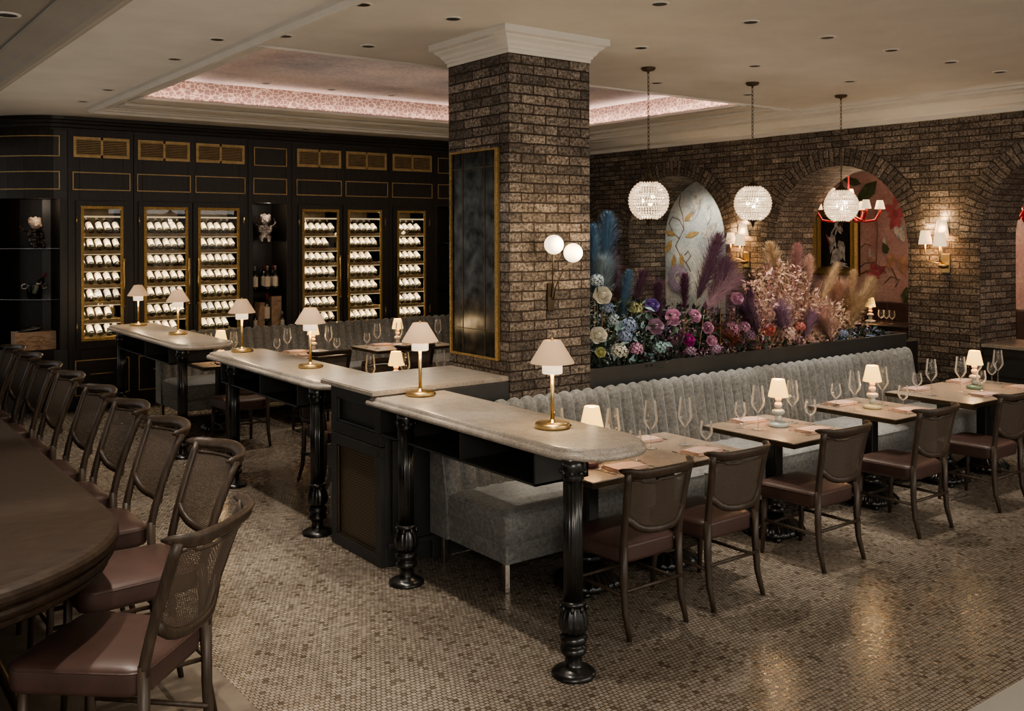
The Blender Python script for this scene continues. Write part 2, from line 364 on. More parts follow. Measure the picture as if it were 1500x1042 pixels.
# brick wall with arches
ARCH = [(11.08, 12.92), (8.44, 10.26), (5.86, 7.64), (3.24, 5.06)]
SPZ = 2.05; DEP = .76; TOP = 3.5
def arch_z(y, a, b):
    r = (b - a) / 2; c = (a + b) / 2
    return SPZ + sqrt(max(0, r * r - (y - c) ** 2)) * .96
f = MB()
def wq(ya, yb, za0, za1, zb0, zb1):   # quad on the wall between ya and yb, bottoms/tops at each end
    f.add([(WX, yb, zb0), (WX, ya, za0), (WX, ya, za1), (WX, yb, zb1)], [(0, 1, 2, 3)], 0, False, [[(yb, zb0), (ya, za0), (ya, za1), (yb, zb1)]])
edges = sorted([v for a in ARCH for v in a] + [-1.0, 13.6]); edges = [-1.0] + sorted(v for a in ARCH for v in a) + [13.6]
for k in range(0, len(edges), 2): wq(edges[k], edges[k + 1], 0, TOP, 0, TOP)
for a, b in ARCH:
    ys = [(a + b) / 2 - (b - a) / 2 * cos(t) for t in arc(0, pi, 28)]
    for p, q in zip(ys, ys[1:]): wq(p, q, arch_z(p, a, b), TOP, arch_z(q, a, b), TOP)
    pts = [(a, 0)] + [(y, arch_z(y, a, b)) for y in ys] + [(b, 0)]; s0 = 0
    for p, q in zip(pts, pts[1:]):
        L = sqrt((p[0] - q[0]) ** 2 + (p[1] - q[1]) ** 2)
        f.add([(WX, p[0], p[1]), (WX + DEP, p[0], p[1]), (WX + DEP, q[0], q[1]), (WX, q[0], q[1])], [(0, 1, 2, 3)], 0, False, [[(0, s0), (DEP, s0), (DEP, s0 + L), (0, s0 + L)]]); s0 += L
    # back face of the arch wall
wall = struct(f.build('wall_right', 'brick'))
for n, (a, b) in enumerate(ARCH):
    f = MB(); c = (a + b) / 2; r = (b - a) / 2; w = .215; s0 = 0
    N = 40
    for i in range(N):
        t0, t1 = pi * i / N, pi * (i + 1) / N; L = (r + w / 2) * pi / N
        P = lambda t, rr: (c - rr * cos(t), SPZ + rr * .96 * sin(t))
        i0, i1, o0, o1 = P(t0, r - .002), P(t1, r - .002), P(t0, r + w), P(t1, r + w)
        X = WX - .018
        f.add([(X, *i0), (X, *o0), (X, *o1), (X, *i1)], [(0, 1, 2, 3)], 0, False, [[(0.005, s0), (.215, s0), (.215, s0 + L), (.005, s0 + L)]])
        f.add([(X, *o0), (WX + .01, *o0), (WX + .01, *o1), (X, *o1)], [(0, 1, 2, 3)], 0, False, [[(0, s0), (.02, s0), (.02, s0 + L), (0, s0 + L)]])
        f.add([(X, *i0), (WX + .01, *i0), (WX + .01, *i1), (X, *i1)], [(0, 1, 2, 3)], 0, False, [[(0, s0), (.02, s0), (.02, s0 + L), (0, s0 + L)]]); s0 += L
    o = struct(f.build('wall_arch', 'brick'))
# cornice above the brick wall
pr = [(WX + .02, 3.325), (WX - .06, 3.325), (WX - .06, 3.37), (WX - .09, 3.385), (WX - .13, 3.40), (WX - .17, 3.44), (WX - .20, 3.47), (WX - .24, 3.48), (WX - .24, 3.505), (WX - .30, 3.515), (WX - .42, 3.52), (WX - .44, ZC)]
f = MB(); f.loft([[(x, y, z) for x, z in pr] for y in (-1, 13.6)], 0, False, False, False); struct(f.build('trim_3', 'cornice'))
# walls behind
f = MB(); f.add([(12.9, 12, 0), (12.9, -1, 0), (12.9, -1, 3.5), (12.9, 12, 3.5)], [(0, 1, 2, 3)], 0, False, [[(0, 0), (13, 0), (13, 3.5), (0, 3.5)]]); struct(f.build('wall_back_room', 'pinkmural'))
f = MB(); f.add([(WX + DEP, 13.6, 0), (WX + DEP, 8.2, 0), (WX + DEP, 8.2, 3.4), (WX + DEP, 13.6, 3.4)], [(0, 1, 2, 3)], 0, False, [[(0, 0), (5, 0), (5, 3.4), (0, 3.4)]]); struct(f.build('wall_alcove', 'bluemural'))
f = MB(); f.add([(10.6, -1, 3.02), (10.6, 12, 3.02), (12.9, 12, 3.02), (12.9, -1, 3.02)], [(0, 1, 2, 3)]); struct(f.build('ceiling_back_room', 'ceil'))
f = MB(); f.add([(1.0, 14.0, 0), (1.0, 14.0, 3.54), (10.6, 13.2, 3.54), (10.6, 13.2, 0)], [(0, 1, 2, 3)]); struct(f.build('wall_back', 'darker'))
# pillar
PX0, PX1, PY0, PY1 = 4.0, 4.745, 5.356, 6.115
f = MB()
for (xa, ya), (xb, yb), u0 in (((PX0, PY1), (PX0, PY0), -(PY1 - PY0)), ((PX0, PY0), (PX1, PY0), 0), ((PX1, PY0), (PX1, PY1), PX1 - PX0), ((PX1, PY1), (PX0, PY1), 2)):
    L = abs(xa - xb) + abs(ya - yb)
    f.add([(xa, ya, 0), (xb, yb, 0), (xb, yb, 3.4), (xa, ya, 3.4)], [(0, 1, 2, 3)], 0, False, [[(u0, .03), (u0 + L, .03), (u0 + L, 3.43), (u0, 3.43)]])
struct(f.build('brick_pillar', 'brick'))
f = MB(); rings = []
for d, z in ((.0, 3.37), (.008, 3.37), (.008, 3.395), (.018, 3.40), (.022, 3.415), (.038, 3.43), (.048, 3.45), (.066, 3.465), (.074, 3.47), (.082, 3.485), (.10, 3.49), (.11, 3.495), (.11, 3.52), (.11, ZC)):
    rings.append([(PX0 - d, PY0 - d, z), (PX1 + d, PY0 - d, z), (PX1 + d, PY1 + d, z), (PX0 - d, PY1 + d, z)])
f.loft(rings, 0, False, True, False); struct(f.build('trim_4', 'cornice'))
# ------------------------------------------------------------------ downlights
def downlight_proto():
    r = empty('recessed_downlight', (0, 0, 0), 0, 'x', 'downlight', 'recessed ceiling downlights')
    MB().lathe([(.044, -.003), (.052, -.007), (.062, -.005), (.064, .001)], 24, cap=False).build('trim_ring', 'cornice', r)
    MB().lathe([(.046, -.0045), (.030, -.0042), (.0, -.0042)], 20, cap=False).build('recess_shade_disc', 'darker', r)  # flat black disc drawn in place of the recess's shaded hollow
    return r
DL = []
for k, x in enumerate((4.34, 5.21, 6.07, 6.90, 7.78, 8.61)): DL.append((x, 4.24, ZC, 'round recessed downlight, %s from the pillar side in the row above the chairs' % ORD[k]))
for k, (x, y) in enumerate(((5.24, 5.32), (6.59, 5.32), (7.98, 5.33))): DL.append((x, y, ZC, 'small recessed downlight, %s from the pillar over the flower planter' % ORD[k]))
for k, (x, y) in enumerate(((6.57, 6.46), (7.88, 6.45))): DL.append((x, y, ZC, 'small recessed downlight beside the %s hanging chain, near the pink tray' % ORD[k]))
for k, (x, y) in enumerate(((3.53, 5.34), (2.86, 5.34))): DL.append((x, y, ZC, 'recessed downlight at the top edge, %s from the pillar cornice' % ORD[k]))
DL += [(3.52, 6.49, ZC, 'recessed downlight between the pillar cornice and the painted ceiling tray'), (2.86, 6.51, ZC, 'recessed downlight on the moulded ceiling band beside the tray corner')]
for k, y in enumerate((6.91, 7.88, 9.91, 10.91)): DL.append((2.51, y, ZC, 'recessed downlight in the aisle ceiling, %s from the camera beside the moulding' % ORD[k]))
for k, x in enumerate((4.15, 4.93, 5.70)): DL.append((x, 9.95, HZ, 'tiny recessed downlight in the painted sky, %s from the aisle' % ORD[k]))
DL.append((.87, 5.3, 3.2, 'recessed downlight in the dark lowered soffit over the bar'))
DL.append((5.58, 12.02, ZC, 'flush recessed downlight just above the wine wall cornice'))
pr0 = downlight_proto()
for k, (x, y, z, lb) in enumerate(DL):
    o = pr0 if k == 0 else copy_tree(pr0)
    o.location = (x, y, z - .001 if z != 3.2 else z - .001); o['label'] = lb

# ------------------------------------------------------------------ chairs
def outline(wf, wr, d, r, n=6):
    pts = []
    for cx, cy, a0 in ((wf / 2 - r, d / 2 - r, 0), (-wf / 2 + r, d / 2 - r, pi / 2), (-wr / 2 + r, -d / 2 + r, pi), (wr / 2 - r, -d / 2 + r, 3 * pi / 2)):
        for i in range(n + 1): a = a0 + pi / 2 * i / n; pts.append((cx + r * cos(a), cy + r * sin(a)))
    return pts
def make_chair(name, label, cat, group, sh, th, rake, dep=.46, stool=False):
    t = empty(name, (0, 0, 0), 0, label, cat, group)
    ol = outline(.475 + .03 * stool, .42 + .03 * stool, dep, .07); tk = .095
    f = MB(); rr = []
    for s, z in ((.95, sh - tk), (.99, sh - tk + .006), (1.0, sh - tk + .02), (1.0, sh - .022), (.995, sh - .010), (.975, sh - .003), (.9, sh + .006), (.7, sh + .014), (.4, sh + .018), (.05, sh + .019)):
        rr.append([(x * s, y * s, z) for x, y in ol])
    f.loft(rr, 0, True); seat = f.build('seat', 'leather', t)
    f = MB(); f.tube([(x * .998, y * .998, sh - .014) for x, y in ol] + [(ol[0][0] * .998, ol[0][1] * .998, sh - .014)], .0035, 5)
    f.build('piping', 'leather', seat)
    z0 = sh - tk + .01; yr = -dep / 2 - .005
    xo = .015 * stool
    for s in (-1, 1):
        MB().tube([(s * .195, dep / 2 - .05, z0), (s * .200, dep / 2 - .045, z0 * .5), (s * .205, dep / 2 - .03, 0)], [.021, .018, .013], 8).build('leg', 'walnut', t)
        MB().tube([(s * (.205 + xo), yr, sh + .02), (s * (.206 + xo), yr, z0 * .75), (s * (.208 + xo), yr - .012, z0 * .35), (s * (.212 + xo), yr - .05, 0)], [.021, .021, .018, .013], 8).build('leg', 'walnut', t)
    def ys(z): q = max(0, (z - sh) / (th - sh)); return yr - rake * q ** 1.25
    def xs(z): q = max(0, (z - sh) / (th - sh)); return .205 + xo + .03 * q ** 2
    bow = .085
    f = MB()
    zt = th - .03
    for s in (-1, 1):
        zz = arc(sh - .03, zt, 9)
        f.tube([(s * xs(z), ys(z), z) for z in zz], [.020] * 10, 8)
    rings = []
    for i in range(21):
        u = -1 + 2 * i / 20; x = u * (xs(zt) + .020); y = ys(zt) - bow * (1 - u * u) + .035 * (max(0, abs(u) - .75) / .25) ** 1.5; z = zt + .006 * cos(u * pi) + .016 * (max(0, abs(u) - .75) / .25) ** 1.5
        h = .027 if abs(u) < .85 else .027 - .015 * ((abs(u) - .85) / .15) ** 2; w = .019
        rings.append([(x, y + w * cos(a) - (.012 if sin(a) > .5 else 0), z + h * sin(a)) for a in arc(0, 2 * pi, 10)[:-1]])
    f.loft(rings, 0, True)
    zl = sh + .085; zh = sh + .17
    low = [(u * xs(zh), ys(zl + (zh - zl) * abs(u) ** 4.0) - bow * .8 * (1 - u * u), zl + (zh - zl) * abs(u) ** 4.0) for u in arc(-1, 1, 14)]
    f.tube(low, .017, 8, 0, 1.25); fr = f.build('back_frame', 'walnut', t)
    # raised inner hoop
    def P(u, v):
        zb = zl + (zh - zl) * abs(u) ** 4.0; ztop = zt - .035 - .012 * (1 if abs(u + .55) < .22 else 0)
        z = zb + (ztop - zb) * v; x = u * (xs(z) - .012); return (x, ys(z) - bow * (.8 + .2 * v) * (1 - u * u), z)
    f = MB(); f.grid(P, 20, 8, 0, True, lambda u, v: (u * .41, v * (zt - zl)))
    f.v = [P(-1 + 2 * i / 20, j / 8) for j in range(9) for i in range(21)]
    f.build('cane_panel', 'cane', t)
    f = MB(); f.tube([P(u, .985) for u in arc(-.95, .95, 24)], .007, 6); f.build('panel_bead', 'walnut', t)
    for zs in ((.21,) if not stool else (.24, .33)):
        q = zs / z0
        for s in (-1, 1): MB().tube([(s * .2035, dep / 2 - .04, zs + .012), (s * .208, yr - .03 * (1 - q), zs + .012)], .0105, 7).build('side_stretcher', 'walnut', t)
    MB().tube([(-.205, yr - .02, .25), (.205, yr - .02, .25)], .0105, 7).build('rear_stretcher', 'walnut', t)
    MB().tube([(-.2, dep / 2 - .04, .27 if stool else .19), (.2, dep / 2 - .04, .27 if stool else .19)], .0105, 7).build('front_stretcher', 'brass' if stool else 'walnut', t)
    return t
chair0 = make_chair('dining_chair', 'x', 'chair', 'cane backed dining chairs', .475, .905, .07)
CH = [(3.68, 3.90, 0, 'cane-back dining chair next to the black post at the counter end'),
      (4.325, 3.90, 0, 'cane-back dining chair, second from the black post, at the long joined table'),
      (5.34, 3.90, 0, 'cane-back dining chair pulled up to the blue-lamp table'),
      (6.44, 3.91, 0, 'cane-back dining chair pulled up to the cream-footed lamp table'),
      (7.50, 3.88, 0, 'cane-back dining chair at the green-footed lamp table, cut by the picture edge'),
      (3.64, 9.44, 0, 'dining chair with pink-brown seat behind the middle counter posts'),
      (4.58, 9.58, 0, 'dining chair whose curved top rail shows behind the middle counter'),
      (5.58, 9.50, 0, 'dining chair whose curved top rail shows beside the pillar behind a brass lamp'),
      (3.78, 7.50, -pi / 2, 'dining chair half hidden between the middle counter post and the mesh cabinet'),
      (4.62, 7.92, pi, 'dining chair with rounded brown back behind the cabinet counter')]
for k, (x, y, r, lb) in enumerate(CH):
    o = chair0 if k == 0 else copy_tree(chair0)
    o.location = (x, y, 0); o.rotation_euler = (0, 0, r); o['label'] = lb
stool0 = make_chair('bar_stool', 'x', 'bar stool', 'cane backed stools along the bar', .66, 1.135, .15, .50, True)
for k in range(9):
    o = stool0 if k == 0 else copy_tree(stool0)
    if k == 0: o.location = (.92, 3.62, 0); o.rotation_euler = (0, 0, radians(134 - 90)); o['label'] = 'nearest bar stool, turned away from the others, brown leather seat filling the corner'
    else:
        y = (4.395, 5.14, 5.84, 6.54, 7.36, 8.07, 8.79, 9.5)[k - 1]
        o.location = (1.19, y, 0); o.rotation_euler = (0, 0, pi / 2)
        o['label'] = 'cane-back leather bar stool, %s along the bar beyond the turned near one' % ORD[k]

# ------------------------------------------------------------------ bar
t = empty('bar_counter', (0, 0, 0), 0, 'long dark wooden bar with a rounded end and ribbed edge', 'bar')
def barline(d):
    c = (.25, 4.1); r = .80 - d
    return [(c[0] + r * cos(a), c[1] + r * sin(a)) for a in arc(0, -pi, 32)] + [(c[0] - r, 12.0), (c[0] + r, 12.0)]
f = MB(); rings = []
for d, z in ((.10, .855), (.05, .86), (.035, .87), (.03, .885), (.045, .893), (.02, .90), (.012, .915), (.016, .928), (.032, .935), (.008, .945), (.0, .96), (.0, .975), (.006, .988), (.02, .997), (.04, 1.0)):
    rings.append([(x, y, z) for x, y in barline(d)])
f.loft(rings, 0, False); f.build('bar_top', 'barwood', t, .002)
f = MB(); f.loft([[(x, y, z) for x, y in barline(d)] for d, z in ((.42, 0), (.42, .08), (.45, .1), (.45, .86))], 0, False); f.build('bar_front', 'darker', t)
f = MB(); ra = [(x, y, .17) for x, y in barline(.30)[:33]]; f.tube([(1.05 - .30, 11.5, .17)] + ra, .022, 8); f.build('foot_rail', 'brass', t)

# ------------------------------------------------------------------ counters on posts
def post_mesh():
    f = MB()
    f.lathe([(.105, 0), (.108, .008), (.104, .018), (.085, .03), (.05, .042), (.042, .055), (.042, .10), (.05, .105)], 28)
    f.lathe([(.05, .10), (.062, .108), (.066, .122), (.06, .137), (.05, .142), (.048, .15), (.056, .155), (.066, .165), (.067, .18), (.058, .192), (.046, .2)], 24)
    def flut(prof, n, amp, seg=48):
        rr = []
        for r, z in prof: rr.append([(r * (1 + amp * cos(n * 2 * pi * i / seg)) * cos(2 * pi * i / seg), r * (1 + amp * cos(n * 2 * pi * i / seg)) * sin(2 * pi * i / seg), z) for i in range(seg)])
        f.loft(rr, 0, True)
    flut([(.045, .2), (.062, .215), (.07, .245), (.066, .285), (.052, .32), (.046, .335)], 12, .06)
    f.lathe([(.046, .333), (.06, .34), (.06, .35), (.047, .358)], 24)
    flut([(.0455, .356), (.0455, .93)], 16, .045, 64)
    f.lathe([(.046, .93), (.054, .938), (.05, .95), (.052, .965), (.06, .98), (.056, 1.0), (.058, 1.03)], 24)
    for i in range(8):
        a = 2 * pi * i / 8; f.sphere((.058 * cos(a), .058 * sin(a), .97), .013, 6, 4)
        f.sphere((.062 * cos(a), .062 * sin(a), .325), .012, 6, 4, 0, (1, 1, 1.4))
    return f
def counter(name, label, x0, x1, y0, y1, rn, rf, posts, box, divs):
    t = empty(name, (0, 0, 0), 0, label, 'counter', 'stone topped counters on black posts')
    def ol(d):
        p = []
        a0 = x0 + d; a1 = x1 - d; b0 = y0 + d; b1 = y1 - d; q1 = max(.004, rn - d); q2 = max(.004, rf - d)
        for cx, cy, s, r in ((a1 - q1, b0 + q1, -pi / 2, q1), (a1 - q2, b1 - q2, 0, q2), (a0 + q2, b1 - q2, pi / 2, q2), (a0 + q1, b0 + q1, pi, q1)):
            for i in range(11): a = s + pi / 2 * i / 10; p.append((cx + r * cos(a), cy + r * sin(a)))
        return p
    f = MB(); f.loft([[(x, y, z) for x, y in ol(d)] for d, z in ((.02, 1.022), (.004, 1.028), (.0, 1.038), (.004, 1.053), (.012, 1.058), (.024, 1.058), (.026, 1.064), (.030, 1.074), (.038, 1.079), (.048, 1.08))], 0, False)
    for k in range(len(f.sm)): f.sm[k] = True
    f.sm[-1] = f.sm[-2] = False
    f.build('stone_top', 'stone', t)
    bx0, bx1, by0, by1 = box; zb = .85; z1 = 1.025
    f = MB(); w = .012
    f.box(bx0, bx1, by0, by1, zb, zb + w); f.box(bx0, bx1, by0, by1, z1 - w, z1); f.box(bx1 - w, bx1, by0, by1, zb, z1)
    for d in [by0 + w / 2] + divs + [by1 - w / 2]: f.box(bx0, bx1, d - w / 2, d + w / 2, zb, z1)
    f.build('cubby_shelf', 'slate', t)
    f = MB(); f.box(bx1 - w - .004, bx1 - w - .001, by0 + w, by1 - w, zb + w, z1 - w); f.build('cubby_back', 'darker', t)
    for px, py in posts:
        post_mesh().xf(Matrix.Translation((px, py, 0))).build('post', 'iron', t)
    return t
counter('post_counter', 'stone counter with rounded end nearest the camera, beside the dining tables', 2.925, 3.50, 3.36, 5.46, .27, .02, [(3.0, 3.514), (2.985, 5.045)], (2.965, 3.315, 3.76, 5.335), [4.43, 5.11])
counter('post_counter', 'stone counter in the middle, behind the mesh-panelled cabinet', 2.925, 3.50, 6.10, 8.45, .2, .12, [(2.985, 6.27), (3.0, 7.893)], (2.965, 3.40, 6.55, 8.1), [7.25])
counter('post_counter', 'stone counter farthest from the camera, in front of the wine cabinets', 2.925, 3.50, 9.05, 11.75, .2, .12, [(3.0, 9.216), (3.0, 11.3)], (2.965, 3.40, 9.5, 11.4), [10.3])
# mesh cabinet with stone top joining the first counter to the pillar
t = empty('mesh_panel_cabinet', (0, 0, 0), 0, 'charcoal cabinet with a brass mesh panel and stone top against the pillar', 'cabinet')
f = MB(); f.box(3.02, 4.0, 5.36, 6.05, 0.0, 1.085); f.build('carcass', 'slate', t, .004)
f = MB()
def fx(x0, y0, y1, z0, z1, w, th, m=0):
    f.box(x0, x0 + th, y0, y1, z0, z0 + w, m); f.box(x0, x0 + th, y0, y1, z1 - w, z1, m); f.box(x0, x0 + th, y0, y0 + w, z0 + w, z1 - w, m); f.box(x0, x0 + th, y1 - w, y1, z0 + w, z1 - w, m)
fx(2.985, 5.36, 6.05, 0, .76, .075, .035); fx(2.985, 5.36, 6.05, .765, 1.085, .075, .035); f.build('face_frame', 'slate', t, .003)
f = MB(); fx(2.992, 5.43, 5.98, .835, 1.02, .022, .022); f.build('upper_panel_moulding', 'slate', t, .006)
f = MB(); fx(2.992, 5.43, 5.98, .07, .69, .018, .022); f.build('mesh_panel_moulding', 'bronze', t, .006)
f = MB(); f.add([(3.012, 5.96, .08), (3.012, 5.45, .08), (3.012, 5.45, .68), (3.012, 5.96, .68)], [(0, 1, 2, 3)], 0, False, [[(0, 0), (.51, 0), (.51, .6), (0, .6)]]); f.build('mesh_panel', 'mesh', t)
f = MB()
for za, zb, i in ((1.085, 1.09, .02), (1.09, 1.115, 0), (1.115, 1.122, .006)): f.box(2.93 + i, 4.0, 5.365 + i * .5, 6.10 - i, za, zb)
f.build('stone_top', 'stone', t, .006)
f = MB(); f.box(3.35, 3.98, 5.325, 5.36, .0, .12); f.box(3.03, 3.98, 5.33, 5.36, .115, .15); fx2 = 0
f.box(3.06, 3.2, 5.335, 5.36, .2, .8); f.build('skirting', 'slate', t, .005)
# ------------------------------------------------------------------ banquettes
def banquette(label, x0, x1, yb, face, segs, legs):
    # yb: plane of the back; face -1 looks toward -Y
    t = empty('banquette', (x0, yb, 0), 0 if face < 0 else pi, label, 'banquette', None)
    L = x1 - x0; sx = 1
    if face > 0: t.location = (x1, yb, 0)
    n = max(3, round(L / .112)); p = L / n; nu = 8
    prof = []   # (y, z) front surface from the seat up and over the top; y negative is toward the sitter
    for v in arc(0, 1, 10): prof.append((-.19 + .085 * v, .43 + .46 * v))
    for a in arc(0, pi, 8)[1:]: prof.append((-.0525 - .0525 * cos(a), .89 + .072 * sin(a)))
    f = MB(); rings = []
    for i in range(n * nu + 1):
        x = i / nu * p; u = (i % nu) / nu; b = .046 * sqrt(max(0, 1 - (2 * u - 1) ** 2)) if i % nu else 0.0
        ring = []
        for j, (y, z) in enumerate(prof):
            k = 1 if j <= 10 else max(0, 1 - (j - 10) / 7); up = max(0, min(1, (j - 9) / 3)) * (1 if j < 15 else .4)
            ring.append((x, y - b * k, z + b * .75 * up))
        rings.append(ring)
    f.loft(rings, 0, True, False, False); bk = f.build('channel_back', 'velvet', t)
    for i in (0, n):
        f = MB(); x = i * p + (-.012 if i == 0 else .012); q = [(x, y, z) for y, z in prof] + [(x, 0, .18), (x, -.2, .18)]
        f.loft([q, [(x + (.024 if i == 0 else -.024), b, c) for a, b, c in q]], 0, False)
        f.build('end_panel', 'velvet', t)
    f = MB(); f.box(0, L, -.03, -.002, .18, .95); f.build('back_board', 'welt', t)
    f = MB(); f.box(.01, L - .01, -.80, -.05, .17, .285); f.build('seat_base', 'velvet', t, .012)
    ed = [0] + segs + [L]
    for a, b in zip(ed, ed[1:]):
        f = MB(); rr = []
        ol = [(x + (a + b) / 2, y - .475) for x, y in outline(b - a - .006, b - a - .006, .68, .035, 5)]
        cx, cy = (a + b) / 2, -.475
        def sc(px, py, d): return (cx + (px - cx) * (1 - 2 * d / (b - a)), cy + (py - cy) * (1 - 2 * d / .68))
        for d, z in ((.012, .285), (.0, .295), (.0, .435), (.006, .452), (.02, .466), (.05, .474), (.12, .481), (.2, .484), (.3, .485)):
            rr.append([(*sc(px, py, d), z) for px, py in ol])
        f.loft(rr, 0, True); c = f.build('seat_cushion', 'velvet', t)
        f = MB(); q = [(*sc(px, py, .004), .452) for px, py in ol]; f.tube(q + [q[0]], .005, 5); f.build('piping', 'velvet', c)
    for lx in legs:
        for ly in (-.76, -.10): MB().box(lx - .018, lx + .018, ly - .018, ly + .018, 0, .175).build('leg', 'chrome', t, .003)
    return t
banquette('long grey velvet channel-back banquette below the flower planter', 3.335, 8.80, 5.315, -1, [1.72, 3.6], [.035, 1.70, 3.6, 5.42])
banquette('grey velvet banquette backing onto the planter, its end showing behind the mesh cabinet', 3.38, 8.80, 6.14, 1, [1.8, 3.6], [.035, 1.8, 3.6, 5.38])
banquette('grey velvet channel-back banquette under the wine cabinets at the far wall', 3.42, 9.4, 11.42, -1, [1.9, 4.0], [.035, 1.9, 4.0, 5.9])

# ------------------------------------------------------------------ dining tables
def pedestal_mesh(w):
    f = MB(); f.lathe([(.045, .1), (.05, .12), (.075, .16), (.085, .185), (.07, .205), (.05, .215), (.058, .235), (.062, .26), (.05, .285), (.045, .30)], 24)
    return f
def table(label, x0, x1, y0, y1, cols, group='stone topped tables'):
    cx, cy = (x0 + x1) / 2, (y0 + y1) / 2
    t = empty('dining_table', (cx, cy, 0), 0, label, 'table', group)
    hx, hy = (x1 - x0) / 2, (y1 - y0) / 2
    top = MB().box(-hx, hx, -hy, hy, .712, .75).build('tabletop', 'tabletop', t, .003)
    f = MB(); e = .004
    for a, b, c, d in ((-hx - e, hx + e, -hy - e, -hy), (-hx - e, hx + e, hy, hy + e), (-hx - e, -hx, -hy, hy), (hx, hx + e, -hy, hy)): f.box(a, b, c, d, .715, .744)
    f.build('edge_band', 'bronze', top)
    for px in cols:
        f = MB(); f.box(px - .045, px + .045, -.005, .085, .28, .69); f.box(px - .2, px + .2, -.03, .03, .69, .712); f.box(px - .03, px + .03, -.25, .25, .69, .712)
        col = f.build('column', 'iron', t, .012)
        f = MB(); N = 96; rr = []
        def sq(a, k): return 1 / (abs(cos(a)) ** k + abs(sin(a)) ** k) ** (1 / k)
        for r, z, am, k in ((.205, .028, .02, 3), (.21, .04, .05, 3), (.20, .056, .07, 3), (.165, .085, .09, 2.7), (.12, .115, .10, 2.4), (.08, .14, .07, 2.1), (.055, .155, .0, 2)):
            r *= .9; rr.append([(px + r * sq(a, k) * (1 + am * abs(sin(12 * a)) - am * .5) * cos(a), .04 + r * sq(a, k) * (1 + am * abs(sin(12 * a)) - am * .5) * sin(a), z + am * .08 * abs(sin(12 * a))) for a in arc(0, 2 * pi, N)[:-1]])
        f.loft(rr, 0, True); f.xf(Matrix.Identity(4))
        f.lathe([(.05, .15), (.078, .165), (.09, .185), (.075, .205), (.05, .215), (.06, .235), (.064, .26), (.05, .285)], 24, (px, .04, 0))
        bs = f.build('pedestal_base', 'iron', t)
        for a in (pi / 4, 3 * pi / 4, 5 * pi / 4, 7 * pi / 4):
            MB().lathe([(.014, 0), (.024, .006), (.024, .02), (.016, .032)], 10, (px + .19 * cos(a), .04 + .19 * sin(a), 0)).build('foot', 'iron', bs)
    return t
TBL = [('stone-topped table joined to its neighbour, its corner tucked under the rounded counter', 3.505, 4.15, 3.94, 4.66, [0]),
       ('stone-topped table joined to the one beside the black post', 4.155, 4.80, 3.94, 4.66, [0]),
       ('small stone-topped table with the pale blue footed lamp', 5.185, 5.87, 3.88, 4.65, [0]),
       ('small stone-topped table with the cream footed lamp', 6.44, 7.08, 3.93, 4.68, [0]),
       ('long stone-topped table with the green footed lamp by the brick pier', 7.51, 8.83, 3.92, 4.68, [-.33, .33]),
       ('stone table glimpsed between the far and middle counters', 3.42, 4.06, 9.84, 10.55, [0]),
       ('stone table with napkins behind the middle counter, before the far banquette', 4.40, 5.10, 9.92, 10.62, [0]),
       ('stone table behind the brass lamp and left of the pillar', 5.52, 6.62, 9.97, 10.64, [0]),
       ('stone table hidden behind the mesh cabinet', 4.02, 5.30, 6.92, 7.66, [-.33, .33])]
for lb, *a in TBL: table(lb, *a)

# ------------------------------------------------------------------ lamps
def lathe_part(name, prof, mat, parent, seg=28, cap=True): return MB().lathe(prof, seg, cap=cap).build(name, mat, parent)
def brass_lamp():
    t = empty('counter_lamp', (0, 0, 0), 0, 'x', 'lamp', 'brass counter lamps')
    lathe_part('base', [(.090, 0), (.093, .003), (.093, .022), (.090, .026), (.03, .027), (.018, .03), (.012, .045)], 'brass', t, 40)
    lathe_part('stem', [(.0105, .03), (.0105, .30)], 'brass', t, 12)
    lathe_part('lower_diffuser', [(.052, .288), (.054, .29), (.054, .352), (.05, .354)], 'diff', t, 32)
    sh = lathe_part('lamp_shade', [(.117, .343), (.1175, .346), (.047, .462), (.045, .464)], 'linen', t, 40, False)
    lathe_part('shade_top', [(.046, .458), (.015, .459)], 'lampcap', sh, 24)
    lathe_part('finial', [(.004, .455), (.009, .468), (.004, .478)], 'brass', sh, 10)
    MB().lathe([(.006, 0), (.006, .004)], 8).xf(Matrix.Translation((.075, -.056, .012)) @ Matrix.Rotation(pi / 2, 4, 'X')).build('charging_port', 'darker', t)
    return t
bl = brass_lamp()
BL = [(3.24, 3.96, 'brass lamp with linen shade on the counter end nearest the camera, before the brick pillar'),
      (3.23, 5.28, 'brass lamp with linen shade where the near counter meets the mesh cabinet'),
      (3.24, 6.92, 'brass lamp with linen shade on the near end of the middle counter'),
      (3.21, 8.25, 'brass lamp with linen shade on the far end of the middle counter'),
      (3.25, 10.12, 'brass lamp with linen shade on the near end of the farthest counter'),
      (3.21, 11.40, 'brass lamp with linen shade on the far end of the farthest counter')]
for k, (x, y, lb) in enumerate(BL):
    o = bl if k == 0 else copy_tree(bl)
    o.location = (x, y, 1.08); o['label'] = lb
    light('lamp_glow', 'POINT', (x, y, 1.08 + .26), 2.2, (1, .72, .42), shadow_soft_size=.05)
